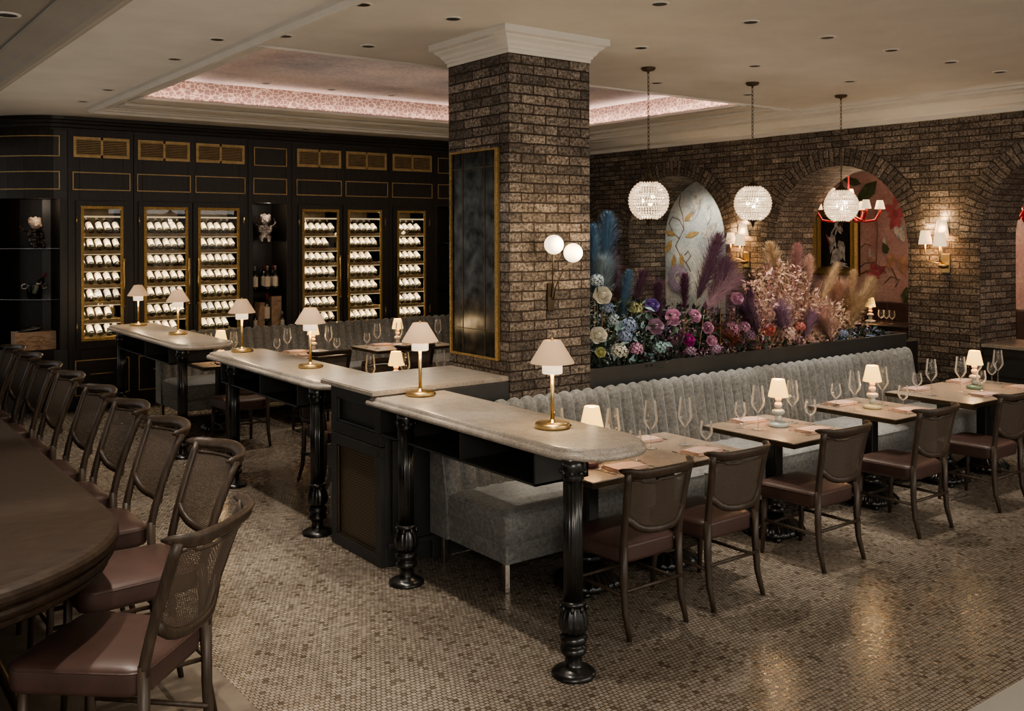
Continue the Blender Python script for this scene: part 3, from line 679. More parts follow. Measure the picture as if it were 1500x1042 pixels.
def table_lamp(foot):
    t = empty('table_lamp', (0, 0, 0), 0, 'x', 'lamp', 'small cordless table lamps')
    lathe_part('base', [(.062, 0), (.068, .006), (.068, .02), (.06, .03), (.03, .036), (.02, .042)], foot, t, 32)
    lathe_part('lower_bead', [(.018, .04), (.024, .05), (.027, .062), (.022, .074), (.018, .08)], 'whiteceramic', t, 24)
    lathe_part('middle_bead', [(.018, .08), (.042, .092), (.046, .104), (.04, .116), (.02, .126)], 'blueceramic' if foot == 'blueceramic' else 'whiteceramic', t, 28)
    lathe_part('upper_bead', [(.015, .126), (.025, .138), (.028, .152), (.023, .166), (.014, .174)], 'whiteceramic', t, 24)
    lathe_part('neck', [(.012, .172), (.022, .182), (.024, .195), (.018, .206), (.016, .216)], 'whiteceramic', t, 24)
    sh = lathe_part('lamp_shade', [(.069, .210), (.070, .213), (.0445, .330), (.042, .332)], 'lamp', t, 36, False)
    lathe_part('shade_top', [(.0435, .326), (.01, .327)], 'lampcap', sh, 24)
    return t
TL = [(3.82, 4.30, 'greenceramic', 'table lamp with cream shade just behind the rounded counter end'),
      (5.57, 4.30, 'blueceramic', 'table lamp with pale blue beaded stem and cream shade'),
      (6.72, 4.30, 'creamceramic', 'table lamp with white beads, cream foot and glowing shade'),
      (8.27, 4.30, 'greenceramic', 'table lamp with green foot beside the brick pier'),
      (3.74, 10.22, 'whiteceramic', 'small lit table lamp behind the far end of the middle counter'),
      (4.86, 10.30, 'whiteceramic', 'small lit table lamp half hidden behind a brass counter lamp on the far tables'),
      (5.98, 10.30, 'whiteceramic', 'small lit table lamp on the table left of the pillar'),
      (4.28, 7.40, 'whiteceramic', 'small lit table lamp showing above the cabinet counter')]
for x, y, ft, lb in TL:
    o = table_lamp(ft); o.location = (x, y, .75); o['label'] = lb
    light('lamp_glow', 'POINT', (x, y, .75 + .20), 1.6, (1, .70, .36), shadow_soft_size=.04)
    light('lamp_glow', 'POINT', (x, y, .75 + .345), .5, (1, .72, .40), shadow_soft_size=.03)

# ------------------------------------------------------------------ tableware
def glass(big):
    t = empty('wine_glass' if big else 'water_goblet', (0, 0, 0), 0, 'x', 'wine glass' if big else 'goblet', 'large stemmed wine glasses' if big else 'short stemmed goblets')
    if big:
        lathe_part('bowl', [(.004, .118), (.012, .126), (.032, .150), (.0455, .174), (.047, .19), (.041, .235), (.034, .303)], 'glass', t, 24, False)
        lathe_part('stem', [(.006, .006), (.0038, .02), (.0035, .1), (.005, .12)], 'glass', t, 8, False)
        lathe_part('foot', [(.042, .001), (.042, .003), (.012, .006), (.005, .012)], 'glass', t, 24)
    else:
        lathe_part('bowl', [(.004, .062), (.014, .068), (.034, .088), (.041, .108), (.0415, .122), (.037, .150), (.034, .176)], 'glass', t, 24, False)
        lathe_part('stem', [(.006, .005), (.0042, .015), (.004, .055), (.006, .064)], 'glass', t, 8, False)
        lathe_part('foot', [(.034, .001), (.034, .003), (.01, .006), (.005, .01)], 'glass', t, 24)
    return t
gb, gs = glass(True), glass(False)
TN = {1: 'the long joined table', 2: 'the blue-lamp table', 3: 'the cream-footed lamp table', 4: 'the green-footed lamp table', 5: 'the table between the far counters', 6: 'the far table behind the middle counter', 7: 'the far table left of the pillar', 8: 'the table behind the mesh cabinet'}
GB = [(1, 3.97, 4.28), (1, 4.35, 4.34), (1, 4.60, 4.28), (2, 5.36, 4.31), (2, 5.74, 4.31), (3, 6.53, 4.33), (3, 6.89, 4.32), (4, 7.64, 4.34), (4, 7.98, 4.27), (4, 8.42, 4.36), (4, 8.70, 4.31),
      (5, 3.63, 10.29), (5, 3.91, 10.29), (6, 4.55, 10.32), (6, 5.0, 10.19), (7, 5.62, 10.16), (7, 5.90, 10.13), (7, 6.5, 10.2), (8, 4.08, 7.50), (8, 4.42, 7.48), (8, 4.76, 7.42), (1, 3.72, 4.50)]
GS = [(1, 4.05, 4.17), (1, 4.62, 4.12), (2, 5.32, 4.43), (2, 5.80, 4.2), (3, 6.57, 4.52), (3, 6.90, 4.15), (4, 7.63, 4.46), (4, 8.19, 4.20), (4, 8.77, 4.40), (5, 3.54, 10.34), (6, 4.48, 10.45), (6, 5.05, 10.08), (7, 5.58, 10.34)]
GB.sort(); GS.sort()
for lst, pr, nm in ((GB, gb, 'tall wine glass'), (GS, gs, 'short stemmed goblet')):
    cnt = {}
    for k, (tn, x, y) in enumerate(lst):
        o = pr if k == 0 else copy_tree(pr)
        i = cnt.get(tn, 0); cnt[tn] = i + 1
        o.location = (x, y, .7505); o.rotation_euler = (0, 0, k); o['label'] = '%s, %s from the counter side, on %s' % (nm, ORD[i], TN[tn])
def napkin(x, y, rz, lb):
    f = MB(); L, W = .115, .075
    for k, (s, z) in enumerate(((1, 0), (.97, .006), (.94, .012))):
        f.grid(lambda u, v: ((u - .5) * 2 * L * s + .004 * sin(9 * v + k), (v - .5) * 2 * W * s + .004 * sin(7 * u + k * 2), z + .005 + .004 * sin(5 * u + 3 * v + k) * (1 - abs(2 * v - 1) ** 4)), 12, 8)
        f.add([(-L * s, -W * s, z), (L * s, -W * s, z), (L * s, -W * s, z + .008), (-L * s, -W * s, z + .008)], [(0, 1, 2, 3)]); f.add([(-L * s, W * s, z), (-L * s, -W * s, z), (-L * s, -W * s, z + .008), (-L * s, W * s, z + .008)], [(0, 1, 2, 3)])
        f.tube([(-L * s, -W * s, z + .005), (L * s, -W * s, z + .005)], .0055, 6)
    o = f.build('folded_napkin', 'napkin', None, 0, (x, y, .7505), rz); tag(o, lb, 'napkin', 'folded pink napkins')
NP = [(1, 3.87, 4.07), (1, 4.47, 4.54), (1, 4.53, 4.08), (2, 5.55, 4.55), (2, 5.62, 4.05), (3, 6.69, 4.56), (3, 6.84, 4.06), (4, 8.55, 4.58), (4, 7.99, 4.07), (4, 8.62, 4.07), (4, 7.80, 4.58), (5, 3.72, 9.98), (6, 4.70, 10.08), (7, 5.85, 10.48), (7, 6.35, 10.5), (6, 4.72, 10.5)]
NP.sort()
cnt = {}
for k, (tn, x, y) in enumerate(NP):
    side = 'chair' if (y < 4.3 or 9 < y < 10.25) else 'banquette'
    i = cnt.get((tn, side), 0); cnt[(tn, side)] = i + 1
    napkin(x, y, random.uniform(-.15, .15), 'folded pink napkin, %s on the %s side of %s' % (ORD[i], side, TN[tn]))
def cutlery(kind):
    f = MB()
    if kind == 'fork':
        f.tube([(0, -.09, .004), (0, 0, .004), (0, .04, .008)], [.005, .003, .003], 6, 0, .5)
        for s in (-.008, -.0027, .0027, .008): f.tube([(0, .038, .008), (s, .055, .007), (s, .095, .010)], [.002, .0015, .001], 5)
    else:
        f.tube([(0, -.1, .005), (0, 0, .005)], [.006, .005], 6, 0, .6)
        f.loft([[(x, y, z) for x, z in ((-.006, .004), (.008, .004), (.008, .0055), (-.006, .0055))] for y in (0, .06)] + [[(x, .105, z) for x, z in ((-.006, .004), (-.003, .004), (-.003, .005), (-.006, .005))]], 0, False)
    return f
protos = {}
for k, (tn, x, y) in enumerate(NP):
    side = 'chair' if (y < 4.3 or 9 < y < 10.25) else 'banquette'
    for kd, dx in (('fork', -.15), ('knife', .15)):
        if kd not in protos: o = protos[kd] = cutlery(kd).build('dinner_' + kd, 'steel')
        else: o = protos[kd].copy(); COL.objects.link(o)
        o.location = (x + dx, y - .0, .7505); o.rotation_euler = (0, 0, (0 if side == 'chair' else pi) + random.uniform(-.12, .12))
        j = sum(1 for q in NP[:k] if q[0] == tn and (('chair' if (q[2] < 4.3 or 9 < q[2] < 10.25) else 'banquette') == side))
        tag(o, 'silver %s, %s %s-side napkin, %s' % (kd, ORD[j], side, TN[tn][4:]), kd, 'silver ' + kd + 's')
t = empty('round_dish', (3.73, 4.22, .7505), 0, 'small dark red leather dish on the table corner under the counter', 'dish')
lathe_part('dish_body', [(.0, 0), (.048, 0), (.055, .006), (.055, .03), (.05, .036), (.045, .03), (.0, .028)], 'oxblood', t, 28)
# ------------------------------------------------------------------ planter and flowers
PYF = 5.37
t = empty('planter_box', (4.75, PYF, 0), 0, 'long black planter box behind the banquette holding the flower display', 'planter')
f = MB(); f.box(0, 4.25, 0, .03, .90, 1.105); f.box(0, 4.25, .64, .67, .90, 1.105); f.box(4.22, 4.25, .03, .64, .9, 1.105); f.box(0, .03, .03, .64, .9, 1.105); f.build('planter_sides', 'slate', t, .004)
f = MB(); f.box(.02, 4.4, .03, .64, 0, .9); f.build('planter_plinth', 'darker', t)
f = MB(); f.box(.03, 4.22, .03, .64, .98, 1.05); f.build('planter_soil', 'darker', t)
f = MB(); f.box(4.25, 4.42, -.02, .66, 0, 1.02); f.build('end_post', 'darker', t, .004)
FM = {}
def fm(name, c, var=.3):
    if name not in FM:
        m, nt, b = new_mat('petal_' + name)
        k = ramp(nt, noise(nt, 22, 3), [(.3, tuple(x * (1 - var) for x in c)), (.7, tuple(min(1, x * (1 + var)) for x in c))])
        nt.links.new(k, b.inputs['Base Color']); b.inputs['Roughness'].default_value = .8
        FM[name] = m
    return FM[name]
PC = {'blue': (.09, .165, .25), 'slateblue': (.20, .26, .30), 'plum': (.12, .055, .09), 'purple': (.18, .10, .15), 'mauve': (.34, .22, .26), 'cream': (.62, .47, .31), 'pink': (.44, .25, .245), 'blush': (.64, .44, .37), 'tan': (.46, .33, .20), 'peach': (.52, .335, .255), 'lilac': (.33, .21, .29), 'rust': (.40, .17, .10),
      'white': (.62, .60, .52), 'hblue': (.25, .31, .45), 'violet': (.17, .10, .33), 'magenta': (.34, .02, .19), 'rose': (.55, .30, .42), 'teal': (.24, .36, .36), 'lime': (.45, .46, .22), 'leaf': (.022, .032, .018), 'leaf2': (.05, .075, .05), 'gold': (.36, .24, .11), 'icy': (.42, .50, .55), 'coral': (.50, .16, .13)}
def strand(f, p, d, L, w, side, m=0, droop=.3, seg=2):
    pts = []; q = Vector(p); dd = Vector(d).normalized()
    for i in range(seg + 1):
        pts.append(q.copy()); q = q + dd * (L / seg); dd = (dd + Vector((0, 0, -droop / seg))).normalized()
    vs = []
    for i, a in enumerate(pts):
        ww = w * (1 - i / seg * .9); vs += [a - side * ww, a + side * ww]
    f.add(vs, [(2 * i, 2 * i + 1, 2 * i + 3, 2 * i + 2) for i in range(seg)], m, True)
def plume(tip, base, wid, col, label, n=520, seed=0):
    rnd = random.Random(seed); tip = Vector(tip); base = Vector(base); b0 = Vector((base.x + (base.x - tip.x) * .3, base.y, 1.05))
    pts = [b0, base, (base + tip) / 2 + Vector(((base.x - tip.x) * -.1, 0, .02)), tip]
    t = empty('pampas_plume', b0, 0, label, 'dried plume', 'pampas plumes in the planter')
    MB().tube([p - b0 for p in pts], [.004, .004, .003, .001], 5).build('stalk', fm('tan', PC['tan']), t)
    f = MB(); ax = (tip - base); L = ax.length; ax.normalize()
    for i in range(n):
        v = rnd.random() ** .85; p = base + (tip - base) * v + Vector(((base.x - tip.x) * -.1, 0, .02)) * 4 * v * (1 - v) - b0
        prof = wid * (.12 + 1.15 * sin(pi * min(1, v * .88 + .12)) ** .8) * 1.15
        a = rnd.uniform(0, 2 * pi); rad = Vector((cos(a), sin(a), 0)); rad = (rad - ax * rad.dot(ax)).normalized()
        d = ax * rnd.uniform(.6, 1.25) + rad * rnd.uniform(.3, 1.0)
        strand(f, p, d, prof * rnd.uniform(.4, 1.45) + .02, .0026, ax.cross(rad).normalized(), 0, .35)
    f.build('feather', fm(col, PC[col]), t)
PL = [((868, 333), (871, 440), .085, 'blue', 'blue pampas plume at the planter end touching the brick pillar', 5.55),
      ((891, 315), (884, 420), .095, 'blue', 'tallest blue pampas plume, just right of the pillar', 5.6),
      ((883, 387), (882, 450), .12, 'slateblue', 'fluffy grey-blue plume below the tall blue plume', 5.5),
      ((899, 368), (906, 445), .05, 'plum', 'narrow dark purple plume right of the tall blue plume', 5.55),
      ((921, 399), (908, 478), .06, 'blue', 'low blue plume leaning right above the blue hydrangea', 5.5),
      ((943, 400), (926, 450), .06, 'plum', 'plum plume leaning right in front of the brick alcove', 5.6),
      ((964, 417), (965, 470), .07, 'plum', 'upright plum plume above the violet rose', 5.55),
      ((1003, 405), (1003, 455), .06, 'plum', 'small plum plume in front of the blue mural', 5.55),
      ((1052, 348), (1020, 440), .13, 'purple', 'largest purple plume sweeping up across the blue mural', 5.6),
      ((1062, 385), (1038, 445), .11, 'purple', 'purple plume drooping right beside the largest purple one', 5.5),
      ((1068, 408), (1032, 455), .12, 'mauve', 'feathery mauve plume arching under the wall sconce', 5.45),
      ((1076, 405), (1070, 458), .055, 'plum', 'slim plum plume under the wall sconce', 5.6),
      ((1098, 428), (1095, 478), .055, 'plum', 'short dark plume right of the lilac bud', 5.55),
      ((1092, 452), (1110, 492), .12, 'purple', 'low wide purple plume beside the coral bloom', 5.45),
      ((1128, 357), (1152, 432), .075, 'cream', 'cream plume leaning left against the brick arch edge', 5.6),
      ((1168, 360), (1165, 432), .075, 'pink', 'tall dusty pink plume in the peach cluster', 5.55),
      ((1186, 376), (1180, 440), .06, 'blush', 'blush plume left of the framed painting', 5.55),
      ((1225, 387), (1196, 452), .06, 'cream', 'cream plume leaning right below the framed painting', 5.6),
      ((1250, 398), (1240, 456), .06, 'cream', 'thin cream plume under the painting frame edge', 5.65),
      ((1276, 411), (1245, 475), .10, 'tan', 'wide tan plume at the right end of the planter', 5.55),
      ((1228, 422), (1226, 468), .13, 'peach', 'rusty peach plume between the cream plumes', 5.7),
      ((1140, 458), (1152, 496), .12, 'lilac', 'low lilac plume above the peach hydrangea', 5.45),
      ((1188, 462), (1180, 496), .07, 'lilac', 'small lilac plume near the blush rosebud', 5.43),
      ((1206, 466), (1217, 498), .13, 'blush', 'fluffy blush plume low at the planter edge', 5.43),
      ((1255, 440), (1240, 485), .10, 'tan', 'short tan plume low at the planter right end', 5.5),
      ((1067, 492), (1082, 508), .10, 'rust', 'low russet plume lying at the planter edge', 5.42)]
for k, (tp, bs, w, col, lb, Y) in enumerate(PL): plume(on_y(*tp, Y), on_y(*bs, Y), w * 1.05, col, lb, 1100 if w < .09 else 1700, k)
def rose(loc, r, col, label, kind='rose'):
    t = empty(kind, loc, 0, label, 'flower', 'roses in the planter' if kind == 'rose' else None); d = Vector((-.45, -.8, .35)).normalized()
    R = Vector((0, 0, 1)).rotation_difference(d).to_matrix().to_4x4(); f = MB(); rnd = random.Random(int(loc[0] * 1000))
    for L, (k, rr, op) in enumerate(((2, .16, .0), (3, .30, .1), (3, .43, .2), (4, .57, .35), (5, .71, .5), (5, .85, .75), (6, 1.0, 1.0))):
        for i in range(k):
            a0 = 2 * pi * i / k + L * .7; wd = 2 * pi / k * 1.45
            def P(u, v):
                a = a0 + (u - .5) * wd; q = rr * r * (.80 + .26 * sin(pi * v * (.85 - .35 * op))) * (1 + op * .10 * v ** 3 + .05 * sin(9 * u + L)); z = r * (.72 - .50 * rr * rr - .34 * (1 - v)) - r * .10 * abs(2 * u - 1) ** 2 * v
                return (q * cos(a), q * sin(a), z - r * .3)
            f.grid(P, 5, 4, 0, True)
    f.sphere((0, 0, r * .62), r * .17, 8, 6); f.sphere((0, 0, -.12 * r), r * .42, 12, 8)
    f.xf(R).build('petals', fm(col, PC[col]), t)
    MB().tube([(0, 0, 0), (.0, .01, -.03), (.01, .03, min(-.06, 1.06 - loc[2]))], [.006, .004, .004], 5).build('stem', fm('leaf2', PC['leaf2']), t)
def hydrangea(loc, r, col, label, n=46):
    t = empty('hydrangea', loc, 0, label, 'flower', 'hydrangea heads in the planter'); f = MB(); rnd = random.Random(int(loc[0] * 999))
    for i in range(n):
        z = 1 - 1.55 * (i + .5) / n; a = i * 2.39996; q = sqrt(max(0, 1 - z * z)); d = Vector((q * cos(a), q * sin(a), z)); c = d * r * rnd.uniform(.88, 1.06)
        u = d.cross(Vector((.3, .2, 1))).normalized(); w = d.cross(u); s = r * .27
        for k in range(4):
            b = k * pi / 2 + i; e = u * cos(b) + w * sin(b); g = d.cross(e)
            f.add([c, c + e * s * .6 + g * s * .42 + d * s * .15, c + e * s + d * s * .05, c + e * s * .6 - g * s * .42 + d * s * .15], [(0, 1, 2, 3)], 0, False)
    f.build('florets', fm(col, PC[col], .35), t)
    MB().tube([(0, 0, 0), (.01, .02, min(-.06, 1.06 - loc[2]))], .005, 5).build('stem', fm('leaf2', PC['leaf2']), t)
for (x, y), r, col, lb, Y in [((883, 432), .062, 'white', 'large ivory rose high at the pillar end of the planter', 5.42), ((877, 491), .058, 'white', 'ivory rose low beside the pillar, above the lime bud', 5.40), ((880, 516), .036, 'lime', 'pale lime rosebud at the pillar corner of the planter', 5.39), ((956, 447), .05, 'violet', 'deep violet rose under the plum plume', 5.45), ((987, 464), .06, 'rose', 'dusty pink rose in front of the blue mural', 5.45), ((1017, 463), .052, 'rose', 'pink ruffled rose right of the dusty pink one', 5.42), ((1009, 498), .048, 'magenta', 'bright magenta rose low in the middle', 5.40), ((1037, 480), .045, 'rose', 'small pink rose between the magenta rose and gold fronds', 5.42), ((1043, 499), .04, 'rose', 'small orchid-pink rose at the planter lip', 5.39), ((1080, 437), .05, 'rose', 'lilac-pink rose standing high under the sconce', 5.48), ((1053, 427), .05, 'lilac', 'pale lilac rose below the sweeping purple plume', 5.46), ((1187, 495), .034, 'blush', 'blush rosebud at the planter lip', 5.40), ((1127, 483), .05, 'coral', 'coral red rose amid the russet leaves', 5.42), ((961, 478), .058, 'lilac', 'lilac lisianthus rose left of the dusty pink rose', 5.41), ((996, 492), .035, 'plum', 'dark plum rose beside the magenta one', 5.40), ((1127, 460), .05, 'blush', 'pale blush rose left of the lilac plume', 5.45)]:
    rose(on_y(x, y, Y), r, col, lb)
for (x, y), r, col, lb, Y in [((875, 412), .055, 'icy', 'icy white hydrangea up against the pillar', 5.45), ((900, 470), .05, 'icy', 'pale blue hydrangea left of the low blue plume', 5.44), ((907, 515), .066, 'white', 'white hydrangea at the planter lip', 5.40), ((920, 478), .07, 'hblue', 'blue hydrangea head left of the lilac lisianthus', 5.43), ((916, 494), .055, 'hblue', 'darker blue hydrangea below the bigger blue head', 5.41), ((932, 452), .05, 'lime', 'small cream hydrangea above the blue heads', 5.47), ((932, 512), .055, 'rose', 'low pink hydrangea right of the white head', 5.40), ((965, 510), .06, 'teal', 'teal hydrangea at the planter lip', 5.40), ((1048, 512), .05, 'lilac', 'lilac starry hydrangea at the planter lip under the pink rose', 5.39), ((1070, 484), .075, 'rose', 'large pale pink hydrangea right of the gold fronds', 5.42), ((1090, 480), .055, 'rose', 'pink hydrangea beside the larger pale pink one', 5.43), ((1098, 492), .05, 'lilac', 'lilac hydrangea left of the coral rose', 5.42), ((1153, 490), .075, 'blush', 'peach hydrangea at the planter lip under the lilac plume', 5.41), ((1172, 480), .05, 'coral', 'small coral hydrangea beside the peach one', 5.44), ((890, 452), .05, 'hblue', 'small blue hydrangea under the high ivory rose', 5.46), ((1236, 490), .045, 'hblue', 'small bluish hydrangea at the right planter end', 5.42), ((1010, 515), .045, 'lilac', 'mauve hydrangea at the planter lip below the magenta rose', 5.40), ((985, 500), .05, 'plum', 'dark plum hydrangea low in the middle', 5.42)]:
    hydrangea(on_y(x, y, Y), r, col, lb)
def frond(tip, base, w, col, label, n=22):
    t = Vector(tip); b = Vector(base); f = MB(); ax = t - b; L = ax.length; ax.normalize(); sd = ax.cross(Vector((.6, .8, 0))).normalized()
    f.tube([(0, 0, min(-.03, 1.06 - b.z)), (0, 0, 0), tuple(ax * L)], [.004, .004, .0015], 5)
    for i in range(n):
        v = .12 + .86 * i / n
        for s in (-1, 1): strand(f, ax * L * v, ax * 1.0 + sd * s * 1.0, w * (.4 + sin(pi * v) * .8), .004, ax.cross(sd), 0, .25)
    o = f.build('palm_frond', fm(col, PC[col]), None, 0, b); tag(o, label, 'palm frond', 'dried palm fronds in the planter')
for tp, bs, w, col, lb, Y in [((1056, 432), (1055, 478), .09, 'gold', 'golden feathered palm frond below the sweeping purple plume', 5.43), ((880, 398), (886, 446), .08, 'gold', 'brownish gold frond behind the ivory rose by the pillar', 5.5), ((1040, 447), (1040, 490), .08, 'peach', 'peach coloured frond left of the gold palm frond', 5.44), ((1118, 425), (1128, 468), .06, 'cream', 'cream frond fanning out at the left of the peach cluster', 5.5), ((1142, 480), (1128, 508), .07, 'tan', 'tan frond curling at the planter lip near the coral rose', 5.41), ((1000, 468), (1003, 500), .07, 'gold', 'thin grassy gold frond left of the pink rose', 5.43), ((1205, 412), (1188, 455), .08, 'blush', 'blush frond reaching right below the painting', 5.5), ((1140, 395), (1158, 450), .07, 'blush', 'blush frond at the left side of the peach cluster', 5.52)]:
    frond(on_y(*tp, Y), on_y(*bs, Y), w, col, lb)
# uncountable leaves and dried filler
def leaves(name, label, specs, seed):
    rnd = random.Random(seed); f = MB(); mats = []
    for x0, x1, z0, z1, y0, y1, n, s, cols in specs:
        ids = []
        for c in cols:
            m = fm(c, PC[c])
            if m not in mats: mats.append(m)
            ids.append(mats.index(m))
        for _ in range(n):
            x = rnd.uniform(x0, x1); u = (x - x0) / (x1 - x0); zt = z0 + (z1 - z0) * (.35 + .65 * sin(pi * u)) * (rnd.random() ** 1.1); c = Vector((x, rnd.uniform(y0, y1), zt))
            d = Vector((rnd.gauss(0, 1), rnd.gauss(-.5, .8), rnd.gauss(.6, .8))).normalized(); g = d.cross(Vector((rnd.gauss(0, 1), rnd.gauss(0, 1), rnd.gauss(0, 1)))).normalized(); k = s * rnd.uniform(.6, 1.3); h = d.cross(g) * k * .12
            f.add([c, c + d * k * .5 + g * k * .24 + h, c + d * k, c + d * k * .5 - g * k * .24 + h], [(0, 1, 2, 3)], rnd.choice(ids), False)
    o = f.build(name, mats); tag(o, label, 'foliage', None, 'stuff')
leaves('green_foliage', 'dark green leaves filling the planter between the flowers', [(4.86, 5.6, 1.06, 1.62, 5.40, 5.9, 1300, .07, ['leaf', 'leaf', 'leaf2', 'teal']), (5.3, 6.7, 1.06, 1.5, 5.40, 5.9, 1900, .07, ['leaf', 'leaf', 'leaf2', 'plum']), (6.4, 7.2, 1.06, 1.26, 5.40, 5.9, 500, .06, ['leaf', 'leaf2', 'plum', 'rust']), (7.9, 8.8, 1.06, 1.2, 5.40, 5.8, 320, .06, ['leaf', 'leaf2', 'hblue'])], 1)
leaves('dried_foliage', 'peach and blush dried leaves massed at the right of the planter', [(6.75, 7.75, 1.10, 1.86, 5.45, 5.75, 2600, .055, ['blush', 'blush', 'peach', 'cream', 'pink']), (7.2, 8.3, 1.06, 1.52, 5.45, 5.85, 1900, .055, ['blush', 'peach', 'cream', 'blush']), (6.4, 7.4, 1.06, 1.35, 5.42, 5.8, 900, .055, ['rust', 'pink', 'mauve', 'peach']), (7.9, 8.6, 1.06, 1.48, 5.5, 5.85, 700, .05, ['tan', 'cream', 'blush'])], 2)
leaves('pale_sprigs', 'tiny white and icy filler blossoms near the pillar', [(4.82, 5.1, 1.2, 1.75, 5.42, 5.6, 420, .028, ['white', 'icy', 'icy', 'slateblue']), (5.0, 5.6, 1.08, 1.4, 5.41, 5.6, 200, .028, ['white', 'hblue', 'icy']), (6.0, 6.5, 1.06, 1.2, 5.39, 5.5, 160, .03, ['lilac', 'rose', 'white']), (5.5, 6.4, 1.1, 1.48, 5.40, 5.6, 420, .03, ['lilac', 'mauve', 'purple', 'violet'])], 3)
# ------------------------------------------------------------------ wine wall
Yf = WY
def rect_inlay(f, x0, x1, z0, z1, w=.012, y=Yf - .004, m=0, th=.012):
    for a, b, c, d in ((x0, x1, z0, z0 + w), (x0, x1, z1 - w, z1), (x0, x0 + w, z0 + w, z1 - w), (x1 - w, x1, z0 + w, z1 - w)): f.box(a, b, y - th, y, c, d, m)
SHZ = [2.14, 1.93, 1.72, 1.515, 1.305, 1.085, .875]
def carcass(t, x0, x1, openings, z1=3.40):
    # black stained frame around the openings (x0, x1, z0, z1), 0.5 deep
    f = MB(); ops = sorted(openings); xs = [x0] + [v for o in ops for v in o[:2]] + [x1]
    for k in range(0, len(xs), 2): f.box(xs[k], xs[k + 1], Yf, Yf + .55, 0, z1)
    for a, b, c, d in ops:
        f.box(a, b, Yf, Yf + .55, 0, c); f.box(a, b, Yf, Yf + .55, d, z1); f.box(a, b, Yf + .5, Yf + .55, c, d)
    return f.build('carcass', 'dark', t, .003)
def vent(t, x0, x1, z0=3.06, z1=3.31):
    f = MB(); rect_inlay(f, x0, x1, z0, z1, .034, Yf, 0, .018); f.box((x0 + x1) / 2 - .014, (x0 + x1) / 2 + .014, Yf - .018, Yf, z0, z1)
    o = f.build('vent_grille', 'inlay', t, .002)
    f = MB(); f.box(x0 + .03, x1 - .03, Yf - .004, Yf - .001, z0 + .03, z1 - .03); f.build('backing', 'darker', o)
    f = MB(); n = 9
    for i in range(n):
        z = z0 + .042 + (z1 - z0 - .084) * i / (n - 1); f.box(x0 + .03, x1 - .03, Yf - .013, Yf - .005, z - .0035, z + .0035)
    f.build('slats', 'inlay', o)
def panel(t, x0, x1, z0=2.665, z1=2.885):
    f = MB(); rect_inlay(f, x0, x1, z0, z1); f.build('brass_inlay', 'inlay', t)
def door(t, x0, x1, hinge, z0=.74, z1=2.54, gz0=.835, gz1=2.475, gx=None):
    gx0, gx1 = gx
    d = empty('door', (0, 0, 0), 0, None, None); d.parent = t
    f = MB(); y = Yf - .022
    for a, b, c, e in ((x0 + .004, x1 - .004, z0, gz0), (x0 + .004, x1 - .004, gz1, z1), (x0 + .004, gx0, gz0, gz1), (gx1, x1 - .004, gz0, gz1)): f.box(a, b, y, Yf + .01, c, e)
    f.build('door_frame', 'dark', d, .003)
    f = MB(); rect_inlay(f, gx0 - .002, gx1 + .002, gz0, gz1, .036, y + .004, 0, .012); f.build('brass_frame', 'gilt', d, .003)
    f = MB(); f.add([(gx0, y + .006, gz0), (gx1, y + .006, gz0), (gx1, y + .006, gz1), (gx0, y + .006, gz1)], [(0, 1, 2, 3)]); f.build('pane', 'pane', d)
    hx = x0 + .012 if hinge < 0 else x1 - .012
    for z in (2.30, 1.0): f = MB(); f.tube([(hx, y - .006, z - .06), (hx, y - .006, z + .06)], .010, 8); f.build('hinge', 'brass', d)
    kx = x1 - .055 if hinge < 0 else x0 + .055
    f = MB(); f.tube([(kx, y - .035, 1.25), (kx, y - .035, 1.80)], .011, 8)
    for z in (1.28, 1.77): f.tube([(kx, y - .035, z), (kx, y, z)], .009, 6)
    f.sphere((kx, y - .035, 1.24), .015, 8, 6); f.sphere((kx, y - .035, 1.81), .015, 8, 6); f.build('handle', 'brass', d)
    f = MB(); f.lathe([(.012, 0), (.012, .006)], 10); f.xf(Matrix.Translation((x1 - .06, y, .78)) @ Matrix.Rotation(pi / 2, 4, 'X')); f.build('lock', 'steel', d)
def bottle_mesh():
    f = MB(); P = [(.0, 0), (.033, .0), (.0365, .006), (.0365, .035)]
    f.lathe(P, 14, (0, 0, 0), 0); f.lathe([(.0368, .035), (.0368, .165)], 14, (0, 0, 0), 1, True, False); f.lathe([(.0365, .165), (.0365, .19), (.030, .21), (.016, .225), (.0142, .25)], 14, (0, 0, 0), 0, True, False)
    f.lathe([(.0148, .245), (.0145, .29), (.016, .292), (.016, .302), (.0, .303)], 14, (0, 0, 0), 2); return f
bm = bottle_mesh()
bp = {}
def bottle(loc, rot, var, label, group):
    mats = {0: ['bottle', 'label', 'foil'], 1: ['bottle', 'label2', 'foil'], 2: ['bottle', 'label', 'redfoil']}[var]
    if var not in bp: o = bp[var] = bm.build('wine_bottle', mats)
    else: o = bp[var].copy(); COL.objects.link(o)
    o.location = loc; o.rotation_euler = rot; tag(o, label, 'wine bottle', group); return o
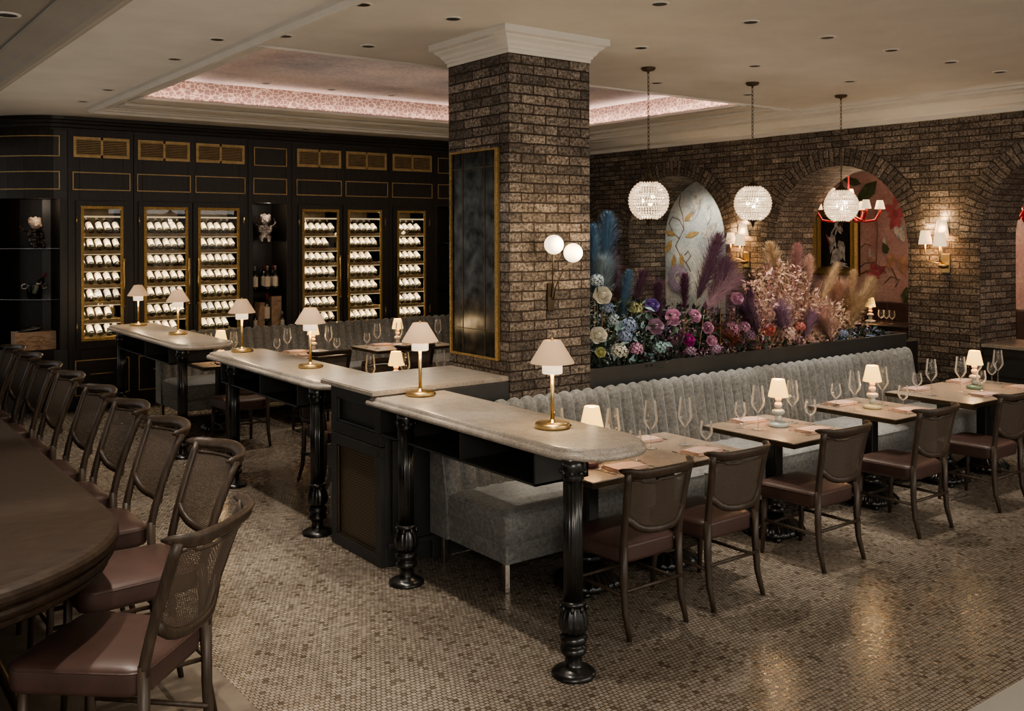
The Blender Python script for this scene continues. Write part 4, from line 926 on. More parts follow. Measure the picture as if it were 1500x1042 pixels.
def interior(t, x0, x1, nb, name, rows=7, pit=None):
    y = Yf
    f = MB(); f.box(x0, x1, y + .44, y + .46, .80, 2.52); f.box(x0 - .01, x0, y + .03, y + .45, .8, 2.52); f.box(x1, x1 + .01, y + .03, y + .45, .8, 2.52); f.build('lining', 'cabin', t)
    rnd = random.Random(int(x0 * 100))
    for r, z in enumerate(SHZ):
        f = MB(); f.box(x0, x1, y + .025, y + .40, z - .006, z); f.box(x0, x1, y + .020, y + .036, z - .042, z + .003)
        sh = f.build('shelf', 'shelfwood', t)
        f = MB(); f.box(x0 + .005, x1 - .005, y + .026, y + .034, z - .052, z - .043); f.build('led_strip', 'led', sh)
        light('shelf_strip', 'AREA', ((x0 + x1) / 2, y + .05, z + .158), .9, (1, .84, .60), shape='RECTANGLE', size=x1 - x0 - .04, size_y=.015, rot=(radians(30), 0, 0))
        n = nb - (1 if rnd.random() < .18 else 0); p = (x1 - x0) / nb
        for i in range(n):
            v = 0 if rnd.random() < .8 else (1 if rnd.random() < .6 else 2)
            tl = radians(-56); a = .0365
            # neck up and back: the base sits low at the front
            bottle((x0 + p * (i + .5), y + .075, z + .026), (tl, 0, rnd.uniform(-.06, .06)), v, 'wine bottle, %s from the left, %s shelf down, %s' % (ORD[i], ORD[r], name), 'wine bottles lying in ' + name)
    f = MB(); f.box(x0, x1, y + .02, y + .045, 2.335, 2.355); f.build('light_bar', 'led', t)
    for xx in (x0 + .02, x1 - .02): light('cabinet_strip', 'AREA', (xx, y + .035, 1.62), 4, (1, .83, .58), shape='RECTANGLE', size=.02, size_y=1.65, rot=(radians(-90), 0, radians(28 if xx < (x0 + x1) / 2 else -28) * -1))
WN = ['single cabinet by corner niche', 'first double cabinet left door', 'first double cabinet right door', 'second double cabinet left door', 'second double cabinet right door', 'narrow cabinet by the pillar']
def drawer(t, x0, x1, z0=.18, z1=.61, hd=True):
    d = MB(); d.box(x0, x1, Yf - .012, Yf, z0, z1); d = d.build('drawer', 'dark', t)
    f = MB(); rect_inlay(f, x0, x1, z0, z1, .012, Yf - .010); f.build('brass_inlay', 'inlay', d)
    if hd:
        c = (x0 + x1) / 2; f = MB(); f.tube([(c - .15, Yf - .04, .435), (c + .15, Yf - .04, .435)], .009, 8)
        for s in (-.13, .13): f.tube([(c + s, Yf - .04, .435), (c + s, Yf - .01, .435)], .007, 6)
        f.build('handle', 'brass', d)
def cabinet(label, name='wine_cabinet', cat='wine cabinet'): return empty(name, (0, 0, 0), 0, label, cat, 'black and brass wine cabinets along the back wall')
t = cabinet('single-door black wine cabinet with brass frame, next to the curved corner niche')
carcass(t, 2.69, 3.45, [(2.82, 3.33, .80, 2.52)]); vent(t, 2.75, 3.40); panel(t, 2.74, 3.41); door(t, 2.77, 3.38, -1, gx=(2.83, 3.32)); drawer(t, 2.76, 3.39); interior(t, 2.82, 3.33, 5, WN[0])
t = cabinet('double-door black wine cabinet with two vents above, left of the open niche')
carcass(t, 3.455, 4.93, [(3.56, 4.13, .80, 2.52), (4.24, 4.81, .80, 2.52)])
for a, b in ((3.5, 4.15), (4.23, 4.88)): vent(t, a, b)
for a, b in ((3.49, 4.16), (4.22, 4.89)): panel(t, a, b); drawer(t, a + .01, b - .01)
door(t, 3.5, 4.18, -1, gx=(3.57, 4.12)); door(t, 4.185, 4.87, 1, gx=(4.25, 4.80)); interior(t, 3.56, 4.13, 6, WN[1]); interior(t, 4.24, 4.81, 6, WN[2])
t = cabinet('open black display niche between the two double wine cabinets', 'display_niche', 'niche')
carcass(t, 4.935, 5.555, [(5.0, 5.48, .80, 2.55)]); panel(t, 5.01, 5.48, 3.05, 3.30); panel(t, 5.0, 5.48)
for z in (2.03, 1.375): MB().box(5.0, 5.48, Yf + .03, Yf + .45, z - .008, z).build('glass_shelf', 'shelfglass', t)
t = cabinet('double-door black wine cabinet right of the open niche')
carcass(t, 5.56, 7.085, [(5.69, 6.27, .80, 2.52), (6.39, 6.96, .80, 2.52)])
for a, b in ((5.63, 6.30), (6.38, 7.04)): vent(t, a, b)
for a, b in ((5.62, 6.31), (6.37, 7.06)): panel(t, a, b); drawer(t, a + .01, b - .01)
door(t, 5.64, 6.32, -1, gx=(5.70, 6.26)); door(t, 6.325, 7.02, 1, gx=(6.40, 6.95)); interior(t, 5.69, 6.27, 6, WN[3]); interior(t, 6.39, 6.96, 6, WN[4])
t = cabinet('narrow single-door wine cabinet beside the brick pillar')
carcass(t, 7.09, 7.86, [(7.2, 7.71, .80, 2.52)]); vent(t, 7.14, 7.82); panel(t, 7.13, 7.83); door(t, 7.14, 7.78, 1, gx=(7.21, 7.70)); drawer(t, 7.14, 7.82); interior(t, 7.2, 7.71, 5, WN[5])
t = cabinet('dark open niche edge just showing left of the pillar', 'display_niche', 'niche')
carcass(t, 7.865, 9.8, [(7.93, 8.5, .80, 2.54)]); panel(t, 7.93, 8.5, 3.05, 3.29); panel(t, 7.93, 8.5)
for z in (1.99, 1.29): MB().box(7.93, 8.5, Yf + .03, Yf + .45, z - .012, z).build('glass_shelf', 'shelfglass', t)
# curved corner niche
t = cabinet('curved black corner niche with glass shelves at the left edge', 'corner_niche', 'niche')
def cy(x): return WY + 1.1 * max(0, 2.62 - x) ** 1.7
def curved(f, x0, x1, z0, z1, d0, d1, n=10, m=0):
    xs = arc(x0, x1, n)
    f.loft([[(x, cy(x) + d0, z0), (x, cy(x) + d1, z0), (x, cy(x) + d1, z1), (x, cy(x) + d0, z1)] for x in xs], m, False)
f = MB(); curved(f, 1.2, 2.685, 2.56, 3.40, 0, .5); curved(f, 1.2, 2.685, 0, .75, 0, .6); curved(f, 2.6, 2.685, .75, 2.56, 0, .5, 2); curved(f, 1.2, 1.98, .75, 2.56, 0, .5, 6); curved(f, 1.95, 2.62, .75, 2.56, .5, .55, 6); f.build('carcass', 'dark', t)
f = MB()
for z0, z1 in ((3.06, 3.31), (2.665, 2.885)):
    curved(f, 2.0, 2.60, z0, z0 + .012, -.012, 0, 10); curved(f, 2.0, 2.60, z1 - .012, z1, -.012, 0, 10); curved(f, 2.0, 2.012, z0, z1, -.012, 0, 1); curved(f, 2.588, 2.6, z0, z1, -.012, 0, 1)
f.build('brass_inlay', 'inlay', t)
for z in (1.965, 1.355): f = MB(); curved(f, 1.98, 2.6, z - .009, z, .03, .48, 8); f.build('glass_shelf', 'shelfglass', t)
# cornice over the wine wall
pr = [(Yf + .1, 3.38), (Yf - .012, 3.38), (Yf - .012, 3.405), (Yf - .03, 3.415), (Yf - .04, 3.45), (Yf - .07, 3.46), (Yf - .08, 3.49), (Yf - .10, 3.50), (Yf - .105, ZC), (Yf + .1, ZC)]
f = MB(); rings = [[(x, y - WY + cy(x), z) for y, z in pr] for x in arc(1.2, 2.62, 12) + [9.85]]
f.loft(rings, 0, False, False, False); struct(f.build('trim_13', 'dark'))
# things standing in the niches
def remesh_fig(parts, mat, name, vox=.006):
    f = MB()
    for c, r, s in parts: f.sphere(c, r, 14, 10, 0, s)
    o = f.build(name, mat); m = o.modifiers.new('skin', 'REMESH'); m.mode = 'VOXEL'; m.voxel_size = vox; m.use_smooth_shade = True; return o
def figurine_mat(name, c1, c2, sc):
    m, nt, b = new_mat(name); f = noise(nt, sc, 4)
    nt.links.new(ramp(nt, f, [(.42, c1), (.5, c2), (.6, c1)]), b.inputs['Base Color']); b.inputs['Roughness'].default_value = .22; return m
MT['fig1'] = figurine_mat('printed_figurine', (.55, .47, .42), (.07, .055, .06), 34); MT['fig2'] = plain('bronze_figurine', (.035, .025, .02), .25, var=.6, vs=14); MT['figskin'] = plain('pale_figurine', (.55, .42, .32), .35, var=.3, vs=20)
def cherub(loc, rz, m_body, m_head, label):
    t = empty('cherub_figurine', loc, rz, label, 'figurine')
    b = [((0, 0, .10), .075, (1, .85, 1)), ((0, -.01, .17), .062, (1, .85, 1.1)), ((-.05, -.06, .05), .045, (.8, 1.5, .8)), ((.05, -.06, .05), .045, (.8, 1.5, .8)), ((-.05, -.11, .02), .032, (.8, .8, 1)), ((.05, -.11, .02), .032, (.8, .8, 1)), ((-.075, -.03, .17), .03, (.8, 1, 1.6)), ((.075, -.03, .17), .03, (.8, 1, 1.6)), ((-.05, -.08, .2), .026, (1.3, 1.2, .8)), ((.05, -.08, .13), .026, (1.3, 1.2, .8)), ((0, -.02, .22), .04, (1, 1, 1))]
    remesh_fig(b, m_body, 'body').parent = t
    h = [((0, -.03, .295), .068, (1, 1, 1.05)), ((0, -.095, .285), .016, (1, 1, 1)), ((-.028, -.088, .268), .022, (1, .8, .9)), ((.028, -.088, .268), .022, (1, .8, .9))]
    for i in range(16): a = i * 2.4; z = .3 + .058 * (i / 16); h.append((((.055 * cos(a)), -.01 + .05 * sin(a) * (.6), z), .026, (1, 1, 1)))
    remesh_fig(h, m_head, 'head').parent = t
    for s in (-1, 1):
        f = MB()
        for k in range(5): f.tube([(s * .05, .05, .19), (s * (.10 + .012 * k), .06, .215 + .01 * k), (s * (.15 - .012 * k), .065, .20 + .035 * k)], [.014, .012, .004], 6, 0, .4)
        f.build('wing', m_body if m_body == 'fig1' else 'bronze', t)
cherub((2.38, cy(2.38) + .22, 1.966), .35, 'fig2', 'figskin', 'dark seated cherub figurine with pale curls on the top shelf of the corner niche')
cherub((5.26, Yf + .22, 2.031), -.4, 'fig1', 'fig1', 'black and white printed cherub figurine on the top shelf of the open niche')
t = empty('ice_bucket', (2.38, cy(2.38) + .22, 1.356), 0, 'clear glass ice bucket with ring handles on the corner niche shelf', 'ice bucket')
lathe_part('bucket_body', [(.07, 0), (.078, .01), (.092, .16), (.1, .175), (.095, .175), (.086, .16), (.072, .015)], 'shelfglass', t, 24)
for s in (-1, 1): MB().tube([(s * .11 + .03 * cos(a), 0, .15 + .03 * sin(a)) for a in arc(0, 2 * pi, 12)], .006, 6).build('ring_handle', 'steel', t)
o = bm.build('champagne_bottle', ['bottle', 'label', 'redfoil']); o.location = (2.37, cy(2.38) + .21, 1.375); o.rotation_euler = (0, radians(24), 0); o.scale = (1.1, 1.1, 1.05); tag(o, 'foil-topped champagne bottle leaning in the glass ice bucket', 'champagne bottle')
t = empty('wine_crate', (2.36, cy(2.36) + .15, .751), 0, 'pale wooden wine crate with printed script at the bottom of the corner niche', 'crate')
MB().box(-.225, .225, -.13, .13, 0, .22).build('crate_box', 'pale', t, .004)
f = MB()
for z0, x0, x1, am in ((.155, -.09, .10, .014), (.10, -.17, .16, .022), (.045, -.03, .05, .008)):
    f.tube([(x0 + (x1 - x0) * u, -.132, z0 + am * sin(u * 34) * (.5 + .5 * sin(u * 11)) + .01 * sin(u * 4)) for u in arc(0, 1, 80)], .0022, 4)
f.build('printed_script', 'ink', t)
o = bm.build('wine_bottle', ['bottle', 'bottle', 'foil']); o.location = (2.42, cy(2.36) + .08, 1.01); o.rotation_euler = (0, radians(-98), 0); tag(o, 'dark unlabelled bottle lying on top of the wooden wine crate', 'wine bottle')
for k, (x, dy, v, lb) in enumerate(((5.07, .12, 0, 'standing wine bottle nearest the left edge of the open niche middle shelf'), (5.24, .10, 0, 'standing wine bottle in the middle of the open niche shelf, slightly forward'), (5.37, .14, 0, 'standing wine bottle with big label at the right of the open niche shelf'), (5.27, .30, 2, 'red-capped wine bottle at the back of the open niche shelf, middle'), (5.40, .30, 2, 'red-capped wine bottle at the back right of the open niche shelf'))):
    o = bottle((x, Yf + dy, 1.376), (0, 0, 0), v, lb, None); o.scale = (1.15, 1.15, 1.05)
for k, (x, dy, v, sc, lb) in enumerate(((5.24, .12, 2, 1.15, 'red-topped wine bottle between the wooden boxes at the bottom of the open niche'), (5.44, .06, 0, .75, 'small wine bottle right of the wooden boxes in the open niche'), (5.05, .06, 2, .8, 'small bottle left of the tilted wooden box in the open niche'))):
    o = bottle((x, Yf + dy, .93 if v == 2 and k == 0 else .82), (0, 0, 0), v, lb, None); o.scale = (sc, sc, sc * 1.1)
def open_box(label, loc, rz, tilt, w=.16, h=.36):
    f = MB(); f.box(-w / 2, w / 2, -.06, .06, 0, h); o = f.build('wooden_bottle_box', 'pale', None, .004, loc, rz); o.rotation_euler = (0, tilt, rz); tag(o, label, 'wooden box', 'wooden bottle boxes'); 
open_box('upright wooden bottle box right of the red-topped bottle in the open niche', (5.37, Yf + .16, .805), .1, 0, .15, .47)
open_box('tilted wooden bottle box at the lower left of the open niche', (5.12, Yf + .14, .82), .3, .14, .12, .38)
MB().box(5.01, 5.47, Yf + .02, Yf + .45, .795, .80).build('niche_floor', 'dark', [q for q in S.objects if q.name == 'display_niche'][0])

light('niche_fill', 'POINT', (2.40, cy(2.4) + .02, 2.50), 1.1, (1, .82, .62), shadow_soft_size=.02)  # added unseen points, put in to brighten the figurines and niche shelves
light('niche_fill', 'POINT', (5.24, Yf + .04, 2.50), 1.1, (1, .84, .66), shadow_soft_size=.02)
light('niche_fill', 'POINT', (5.24, Yf + .05, 1.93), .8, (1, .84, .66), shadow_soft_size=.02)
# ------------------------------------------------------------------ pendants
def pendant(x, y, lb):
    t = empty('globe_pendant', (x, y, ZC), 0, lb, 'pendant light', 'crystal bead globe pendants')
    lathe_part('canopy', [(.0, 0), (.062, 0), (.064, -.012), (.05, -.026), (.012, -.034), (.008, -.05)], 'bronze', t, 28)
    f = MB(); z = -.045; k = 0
    while z > -.90:
        L = .046; a = k % 2
        f.tube([((.009 * cos(q)) * (1 - a), (.009 * cos(q)) * a, z - L / 2 + (L / 2) * sin(q)) for q in arc(0, 2 * pi, 10)], .0026, 5); z -= L - .010; k += 1
    f.build('chain', 'bronze', t)
    f = MB(); cz = -1.145; R = .168
    lathe_part('top_cap', [(.075, cz + .152), (.06, cz + .175), (.03, cz + .195), (.014, cz + .215), (.018, cz + .235), (.008, cz + .25)], 'bronze', t, 24)
    lathe_part('finial', [(.062, cz - .152), (.05, cz - .165), (.018, cz - .178), (.014, cz - .2), (.004, cz - .225)], 'bronze', t, 20)
    rows = 15
    for r in range(rows):
        th = radians(27) + radians(126) * r / (rows - 1); rr = R * sin(th); zz = R * cos(th); n = max(10, round(2 * pi * rr / .0235))
        for i in range(n):
            a = 2 * pi * (i + .5 * (r % 2)) / n; c = (rr * cos(a), rr * sin(a), cz + zz); s = .0148
            f.add([(c[0] + s * u[0], c[1] + s * u[1], c[2] + s * u[2]) for u in ((1, 0, 0), (-1, 0, 0), (0, 1, 0), (0, -1, 0), (0, 0, 1), (0, 0, -1))], [(0, 2, 4), (2, 1, 4), (1, 3, 4), (3, 0, 4), (2, 0, 5), (1, 2, 5), (3, 1, 5), (0, 3, 5)], 0, True)
    f.build('bead_globe', 'bead', t)
    f = MB()
    for r in range(0, rows, 2):
        th = radians(27) + radians(126) * (r + .5) / (rows - 1); rr = R * .985 * sin(th); f.tube([(rr * cos(a), rr * sin(a), cz + R * cos(th)) for a in arc(0, 2 * pi, 32)], .0018, 4)
    f.build('wire_frame', 'bronze', t)
    f = MB()
    for i in range(3): a = 2.1 * i + .5; f.sphere((.05 * cos(a), .05 * sin(a), cz + .03 * (i - 1)), .016, 10, 8)
    f.build('bulb', 'bulb', t)
    light('pendant_glow', 'POINT', (x, y, ZC + cz), 7, (1, .84, .66), shadow_soft_size=.05)
def bead_mat():
    m, nt, b = new_mat('crystal_bead'); out = nt.nodes['Material Output']
    g = nd(nt, 'ShaderNodeBsdfGlossy', {'Color': (1, 1, 1, 1), 'Roughness': .12}); tr = nd(nt, 'ShaderNodeBsdfTranslucent', {'Color': (.95, .86, .74, 1)}); st = nd(nt, 'ShaderNodeMapRange', {'Value': noise(nt, 70, 2), 'From Min': .38, 'From Max': .62, 'To Min': .02, 'To Max': .34}); e = nd(nt, 'ShaderNodeEmission', {'Color': (1, .78, .56, 1), 'Strength': st.outputs[0]})
    x = nd(nt, 'ShaderNodeMixShader', {0: .3, 1: tr.outputs[0], 2: g.outputs[0]}); a = nd(nt, 'ShaderNodeAddShader', {0: x.outputs[0], 1: e.outputs[0]})
    nt.links.new(a.outputs[0], out.inputs['Surface']); return m
MT['bead'] = bead_mat()
for k, x in enumerate((5.93, 7.31, 8.72)): pendant(x, 5.93, 'crystal bead globe pendant on a chain, %s from the brick pillar' % ORD[k])

# ------------------------------------------------------------------ wall sconces
def sconce(y, z, lb):
    t = empty('wall_sconce', (WX, y, z), 0, lb, 'wall light', 'three-shade brass wall sconces')
    MB().box(-.022, 0, -.045, .045, -.115, .09).build('back_plate', 'brass', t, .006)
    MB().lathe([(.0, -.06), (.03, -.052), (.05, -.035), (.054, -.015), (.03, -.01), (.0, -.01)], 18, (-.07, 0, -.01)).build('cup', 'brass', t)
    for k, (dx, dy, dz) in enumerate(((-.12, .17, .20), (-.06, .02, .31), (-.17, -.02, .18))):
        a = MB(); a.tube([(-.05, 0, -.02), (-.08, dy * .35, -.01), (dx, dy * .9, .02), (dx, dy, .08), (dx, dy, dz)], [.009, .008, .007, .007, .009], 8); a = a.build('arm', 'brass', t)
        s = MB(); s.lathe([(.068, -.01), (.07, -.008), (.047, .135), (.045, .137)], 28, (dx, dy, dz), 0, True, False); s.build('lamp_shade', 'sconce', a)
        light('sconce_glow', 'POINT', (WX + dx, y + dy, z + dz + .06), 1.5, (1, .74, .45), shadow_soft_size=.03)
        light('sconce_glow', 'POINT', (WX + dx * .6, y + dy, z + dz + .17), 1.2, (1, .74, .45), shadow_soft_size=.04)
sconce(5.42, 1.80, 'brass three-shade sconce on the brick pier at the right'); sconce(8.08, 1.79, 'brass three-shade sconce on the pier between the mural arch and the painting arch')
t = empty('globe_sconce', (4.36, PY0, 1.66), 0, 'brass sconce with two opal globes on the brick pillar', 'wall light')
MB().box(-.03, .03, -.022, 0, -.10, .10).build('back_plate', 'bronze', t, .006)
for gx, gz, pts in ((-.09, .375, [(-.01, -.03, .0), (-.03, -.07, .1), (-.085, -.14, .2), (-.09, -.155, .31)]), (.085, .315, [(.01, -.03, -.02), (.01, -.06, .08), (.03, -.11, .18), (.065, -.15, .25)])):
    a = MB().tube(pts, .0045, 7).build('arm', 'bronze', t)
    MB().sphere((gx, -.16, gz), .068, 28, 18).build('globe', 'opal', a)
light('globe_glow', 'POINT', (4.27, PY0 - .30, 2.05), 3.0, (1, .76, .48), shadow_soft_size=.06); light('globe_glow', 'POINT', (4.46, PY0 - .28, 1.98), 2.0, (1, .76, .48), shadow_soft_size=.06)
t = empty('pillar_mirror', (PX0, 5.76, 1.97), 0, 'tall dark antiqued mirror in a brass frame on the pillar side', 'mirror')
MB().box(-.012, -.002, -.28, .30, -.74, .74).build('mirror_glass', 'mirror', t)
f = MB()
for a, b, c, d in ((-.30, -.27, -.75, .75), (.29, .305, -.75, .75), (-.27, .29, .735, .75), (-.27, .29, -.75, -.735)): f.box(-.03, -.001, a, b, c, d)
f.build('frame', 'gilt', t, .003)
f = MB()
for y in (-.13, .15): f.box(-.015, -.0115, y - .003, y + .003, -.735, .735)
for z in (-.55, .62): f.box(-.015, -.0115, -.27, .29, z - .003, z + .003)
f.build('glazing_bars', 'bronze', t)

# ------------------------------------------------------------------ murals and the room beyond the arches
FXN = [0]
def flat_x(f, X, pts, m=0):
    FXN[0] = (FXN[0] + 1) % 60; X -= .0003 * FXN[0]
    f.add([(X, y, z) for y, z in pts], [tuple(range(len(pts)))], m)
def leafp(c, L, w, a): return [(c[0] + (u * cos(a) - v * sin(a)), c[1] + (u * sin(a) + v * cos(a))) for u, v in ((0, 0), (L * .3, w), (L * .65, w * .8), (L, 0), (L * .65, -w * .8), (L * .3, -w))]
X = WX + DEP - .004
t = empty('vine_mural', (0, 0, 0), 0, 'pale blue arched mural with gold vine and white bird beside the purple plumes', 'mural')
f = MB()
def vy(px, py): p = on_x(px, py, X); return (p.y, p.z)
for pts in ([(1012, 398), (1005, 385), (998, 378), (990, 360), (995, 350), (1002, 335), (1000, 315), (995, 300), (997, 285)], [(1002, 335), (995, 322), (985, 318), (980, 328), (985, 338)], [(996, 350), (988, 343), (978, 345)], [(1005, 385), (1012, 375), (1008, 368), (1003, 374)]):
    f.tube([(X - .002, *vy(*p)) for p in pts], .006, 5)
f.build('vine_lines', 'brownpaint', t)
for (px, py), L, w, a in (((1004, 347), .3, .05, 2.9), ((990, 344), .25, .05, .2), ((985, 352), .3, .06, -.9), ((1003, 325), .22, .05, 2.4), ((988, 372), .35, .06, -1.5), ((998, 370), .3, .05, -1.7)):
    f = MB(); flat_x(f, X - .005, leafp(vy(px, py), L * .95, w * .85, a)); f.build('gold_leaf', 'goldpaint', t)
for (px, py), L, w, a in (((1010, 325), .55, .09, 2.2), ((1012, 318), .5, .07, 1.9), ((1030, 350), .45, .10, 2.4), ((1036, 330), .4, .07, 1.7), ((1026, 345), .3, .06, 2.8)):
    f = MB(); flat_x(f, X - .003, leafp(vy(px, py), L * .8, w * .7, a)); f.build('white_bird_feather', 'whitepaint', t)
f = MB(); c = vy(994, 408)
for k in range(44): a = 2 * pi * k / 44; r = .17 + .05 * ((k * 7) % 5) / 5; flat_x(f, X - .004, leafp((c[0] + .05 * cos(a), c[1] + .05 * sin(a)), r, .016, a))
f.build('lilac_burst', 'lilacpaint', t)
f = MB(); f.tube([(X - .006, c[0] + .075 * cos(a), c[1] + .1 * sin(a)) for a in arc(0, 2 * pi, 24)], .008, 5); f.build('ring_line', 'whitepaint', t)
XM = 12.89
def my(px, py): p = on_x(px, py, XM); return (p.y, p.z)
t = empty('pink_flower_mural', (0, 0, 0), 0, 'pink wall mural with crimson lily seen through the painting arch', 'mural')
for (px, py), L, w, a in (((1312, 305), .62, .07, 1.75), ((1312, 308), .35, .10, .3), ((1312, 310), .35, .12, 3.3), ((1310, 312), .4, .10, 4.3), ((1316, 312), .45, .11, 5.2), ((1318, 310), .35, .09, 5.9), ((1275, 405), .5, .12, 2.6), ((1290, 408), .45, .10, .4), ((1280, 400), .3, .1, 1.6)):
    f = MB(); flat_x(f, XM - .004, leafp(my(px, py), L * .62, w * .62, a)); f.build('crimson_petal', 'redpaint', t)
for (px, py), L, w, a in (((1316, 328), .5, .12, 4.4), ((1322, 325), .45, .12, 5.0), ((1310, 332), .4, .1, 4.0), ((1295, 345), .35, .05, 4.6), ((1275, 380), .3, .04, 1.5)):
    f = MB(); flat_x(f, XM - .003, leafp(my(px, py), L * .6, w * .6, a)); f.build('white_petal', 'whitepaint', t)
for (px, py), L, w, a in (((1322, 372), .5, .16, 4.6), ((1308, 370), .45, .12, 4.9), ((1275, 376), .2, .06, 4.8)):
    f = MB(); flat_x(f, XM - .003, leafp(my(px, py), L * .6, w * .6, a)); f.build('orange_petal', 'orangepaint', t)
for (px, py), L, w, a in (((1285, 265), .9, .18, 5.5), ((1262, 270), .6, .10, .3), ((1300, 372), .3, .1, 1.2), ((1328, 420), .5, .16, 4.5), ((1320, 432), .6, .16, 3.6)):
    f = MB(); flat_x(f, XM - .003, leafp(my(px, py), L * .6, w * .6, a)); f.build('green_leaf', 'greenpaint', t)
f = MB()
for pts in ([(1260, 392), (1268, 385), (1280, 385), (1292, 392), (1298, 400)], [(1260, 402), (1272, 396), (1288, 398)], [(1300, 380), (1308, 395), (1314, 410)], [(1262, 362), (1268, 357), (1276, 360)], [(1283, 300), (1286, 340), (1283, 395)], [(1296, 415), (1305, 405), (1318, 410), (1312, 420)]): f.tube([(XM - .002, *my(*p)) for p in pts], .007, 5)
f.build('stem_lines', 'brownpaint', t)
# framed painting
XP = 12.83
def pyz(px, py): p = on_x(px, py, XP); return (p.y, p.z)
(ya, za), (yb, zb) = pyz(1192, 308), pyz(1258, 405); w = .13
t = empty('framed_painting', (XP, (ya + yb) / 2, (za + zb) / 2), 0, 'dark painting of a pale figure in a gilt frame, seen through the brick arch', 'painting')
hy, hz = (ya - yb) / 2, (za - zb) / 2
MB().box(.0, .03, -hy, hy, -hz, hz).build('canvas', 'blackpaint', t)
f = MB(); rings = []
for d, x in ((0, .04), (0, -.03), (.03, -.065), (.075, -.04), (.11, -.055), (w, .0)): rings.append([(x, -hy + d, -hz + d), (x, hy - d, -hz + d), (x, hy - d, hz - d), (x, -hy + d, hz - d)])
f.loft(rings, 0, False, True, False); f.build('frame', 'gilt', t)
rnd = random.Random(5); f = MB()
Q = hz / .435
for cyy, cz, L, wd, a in ((.0, .20, .22, .03, 1.9), (-.02, .24, .2, .025, 5.2), (.03, .10, .25, .05, 4.6), (-.05, .02, .3, .06, 4.5), (-.02, -.08, .34, .07, 4.9), (.10, .06, .2, .03, 4.2), (-.08, -.18, .22, .05, 5.6), (.02, -.26, .25, .04, 3.3), (-.1, .12, .16, .03, .8)):
    for k in range(3): flat_x(f, -.0015 - .0003 * k, leafp((Q * (cyy + rnd.uniform(-.02, .02)), Q * (cz + rnd.uniform(-.02, .02))), Q * L * rnd.uniform(.6, 1), Q * wd * rnd.uniform(.4, .9), a + rnd.uniform(-.3, .3)))
f.build('painted_figure', 'whitepaint', t)
f = MB()
for k in range(3): flat_x(f, -.003, leafp((Q * (.14 - .02 * k), Q * (.12 - .03 * k)), Q * .14, Q * .012, 4.3 + .1 * k))
f.build('painted_red_strokes', 'redpaint', t)
# red chandelier beyond
c = on_x(1243, 308, 10.95)
t = empty('red_chandelier', c, 0, 'red glass chandelier with small white shades, half hidden behind the third globe pendant', 'chandelier')
MB().lathe([(.01, -.16), (.035, -.12), (.05, -.07), (.03, -.02), (.045, .05), (.02, .12), (.012, .3), (.008, 3.0 - c.z)], 16).build('stem', 'redarm', t)
for k in range(9):
    up = k >= 6; a = 2 * pi * k / 6 + (.5 if up else .12); r = .38 if not up else .22; z0 = -.06 if not up else .1
    A = MB(); A.tube([(.03 * cos(a), .03 * sin(a), z0), (r * .5 * cos(a), r * .5 * sin(a), z0 - .09), (r * .85 * cos(a), r * .85 * sin(a), z0 - .07), (r * cos(a), r * sin(a), z0 + .03), (r * cos(a), r * sin(a), z0 + .08)], [.014, .016, .016, .014, .016], 8); A = A.build('arm', 'redarm', t)
    MB().lathe([(.062, .07), (.064, .072), (.038, .18), (.036, .182)], 20, (r * cos(a), r * sin(a), z0), 0, True, False).build('lamp_shade', 'sconce', A)
light('chandelier_glow', 'POINT', (c.x, c.y, c.z + .25), 9, (1, .74, .5), shadow_soft_size=.2)
light('back_room_glow', 'POINT', (11.6, 6.0, 2.5), 16, (1, .74, .52), shadow_soft_size=.3); light('back_room_glow', 'POINT', (12.0, 3.5, 2.5), 14, (1, .76, .55), shadow_soft_size=.3)
# second chandelier edge through the right arch
c = on_x(1502, 308, 11.6)
t = empty('red_chandelier', c, 0, 'edge of a red glass chandelier through the arch at the right border', 'chandelier')
MB().lathe([(.01, -.16), (.035, -.12), (.05, -.07), (.03, -.02), (.045, .05), (.012, .3), (.008, 3.0 - c.z)], 16).build('stem', 'redarm', t)
for k in range(6):
    a = 2 * pi * k / 6; r = .26
    A = MB().tube([(.03 * cos(a), .03 * sin(a), 0), (r * .6 * cos(a), r * .6 * sin(a), -.1), (r * cos(a), r * sin(a), .02)], [.014, .016, .014], 8).build('arm', 'redarm', t)
    MB().lathe([(.06, .02), (.062, .022), (.038, .12)], 20, (r * cos(a), r * sin(a), 0), 0, True, False).build('lamp_shade', 'sconce', A)
# back room banquette, table and lamp
t = empty('back_room_banquette', (12.6, 6.6, 0), 0, 'dark brown panelled banquette against the pink mural wall', 'banquette')
f = MB()
for k in range(24): f.box(-.02, .15, -1.8 + .15 * k, -1.8 + .15 * k + .146, .3, 1.12)
f.build('channel_back', 'leather', t, .01); MB().box(-.5, -.03, -1.8, 1.8, 0, .48).build('seat', 'leather', t, .02)
p = on_x(1300, 474, 11.7)
t = empty('back_room_table', (11.7, p.y, 0), 0, 'small dark table with a lit lamp in the room beyond the planter', 'table')
MB().box(-.35, .35, -.45, .4, p.z - .04, p.z).build('tabletop', 'dark', t, .003); MB().box(-.04, .04, -.04, .04, .03, p.z - .04).build('column', 'iron', t); MB().box(-.2, .2, -.2, .2, 0, .03).build('pedestal_base', 'iron', t, .01)
o = table_lamp('whiteceramic'); o.location = (11.68, p.y + .24, p.z); o['label'] = 'tiny lit table lamp in the room beyond the right end of the planter'
light('lamp_glow', 'POINT', (11.68, p.y + .24, p.z + .2), 1.5, (1, .7, .36), shadow_soft_size=.04)
for k in range(3):
    o = copy_tree(gs); o.location = (11.68, p.y + .08 - .08 * k, p.z); o['label'] = 'goblet on the back room table, %s from its lit lamp' % ORD[k]
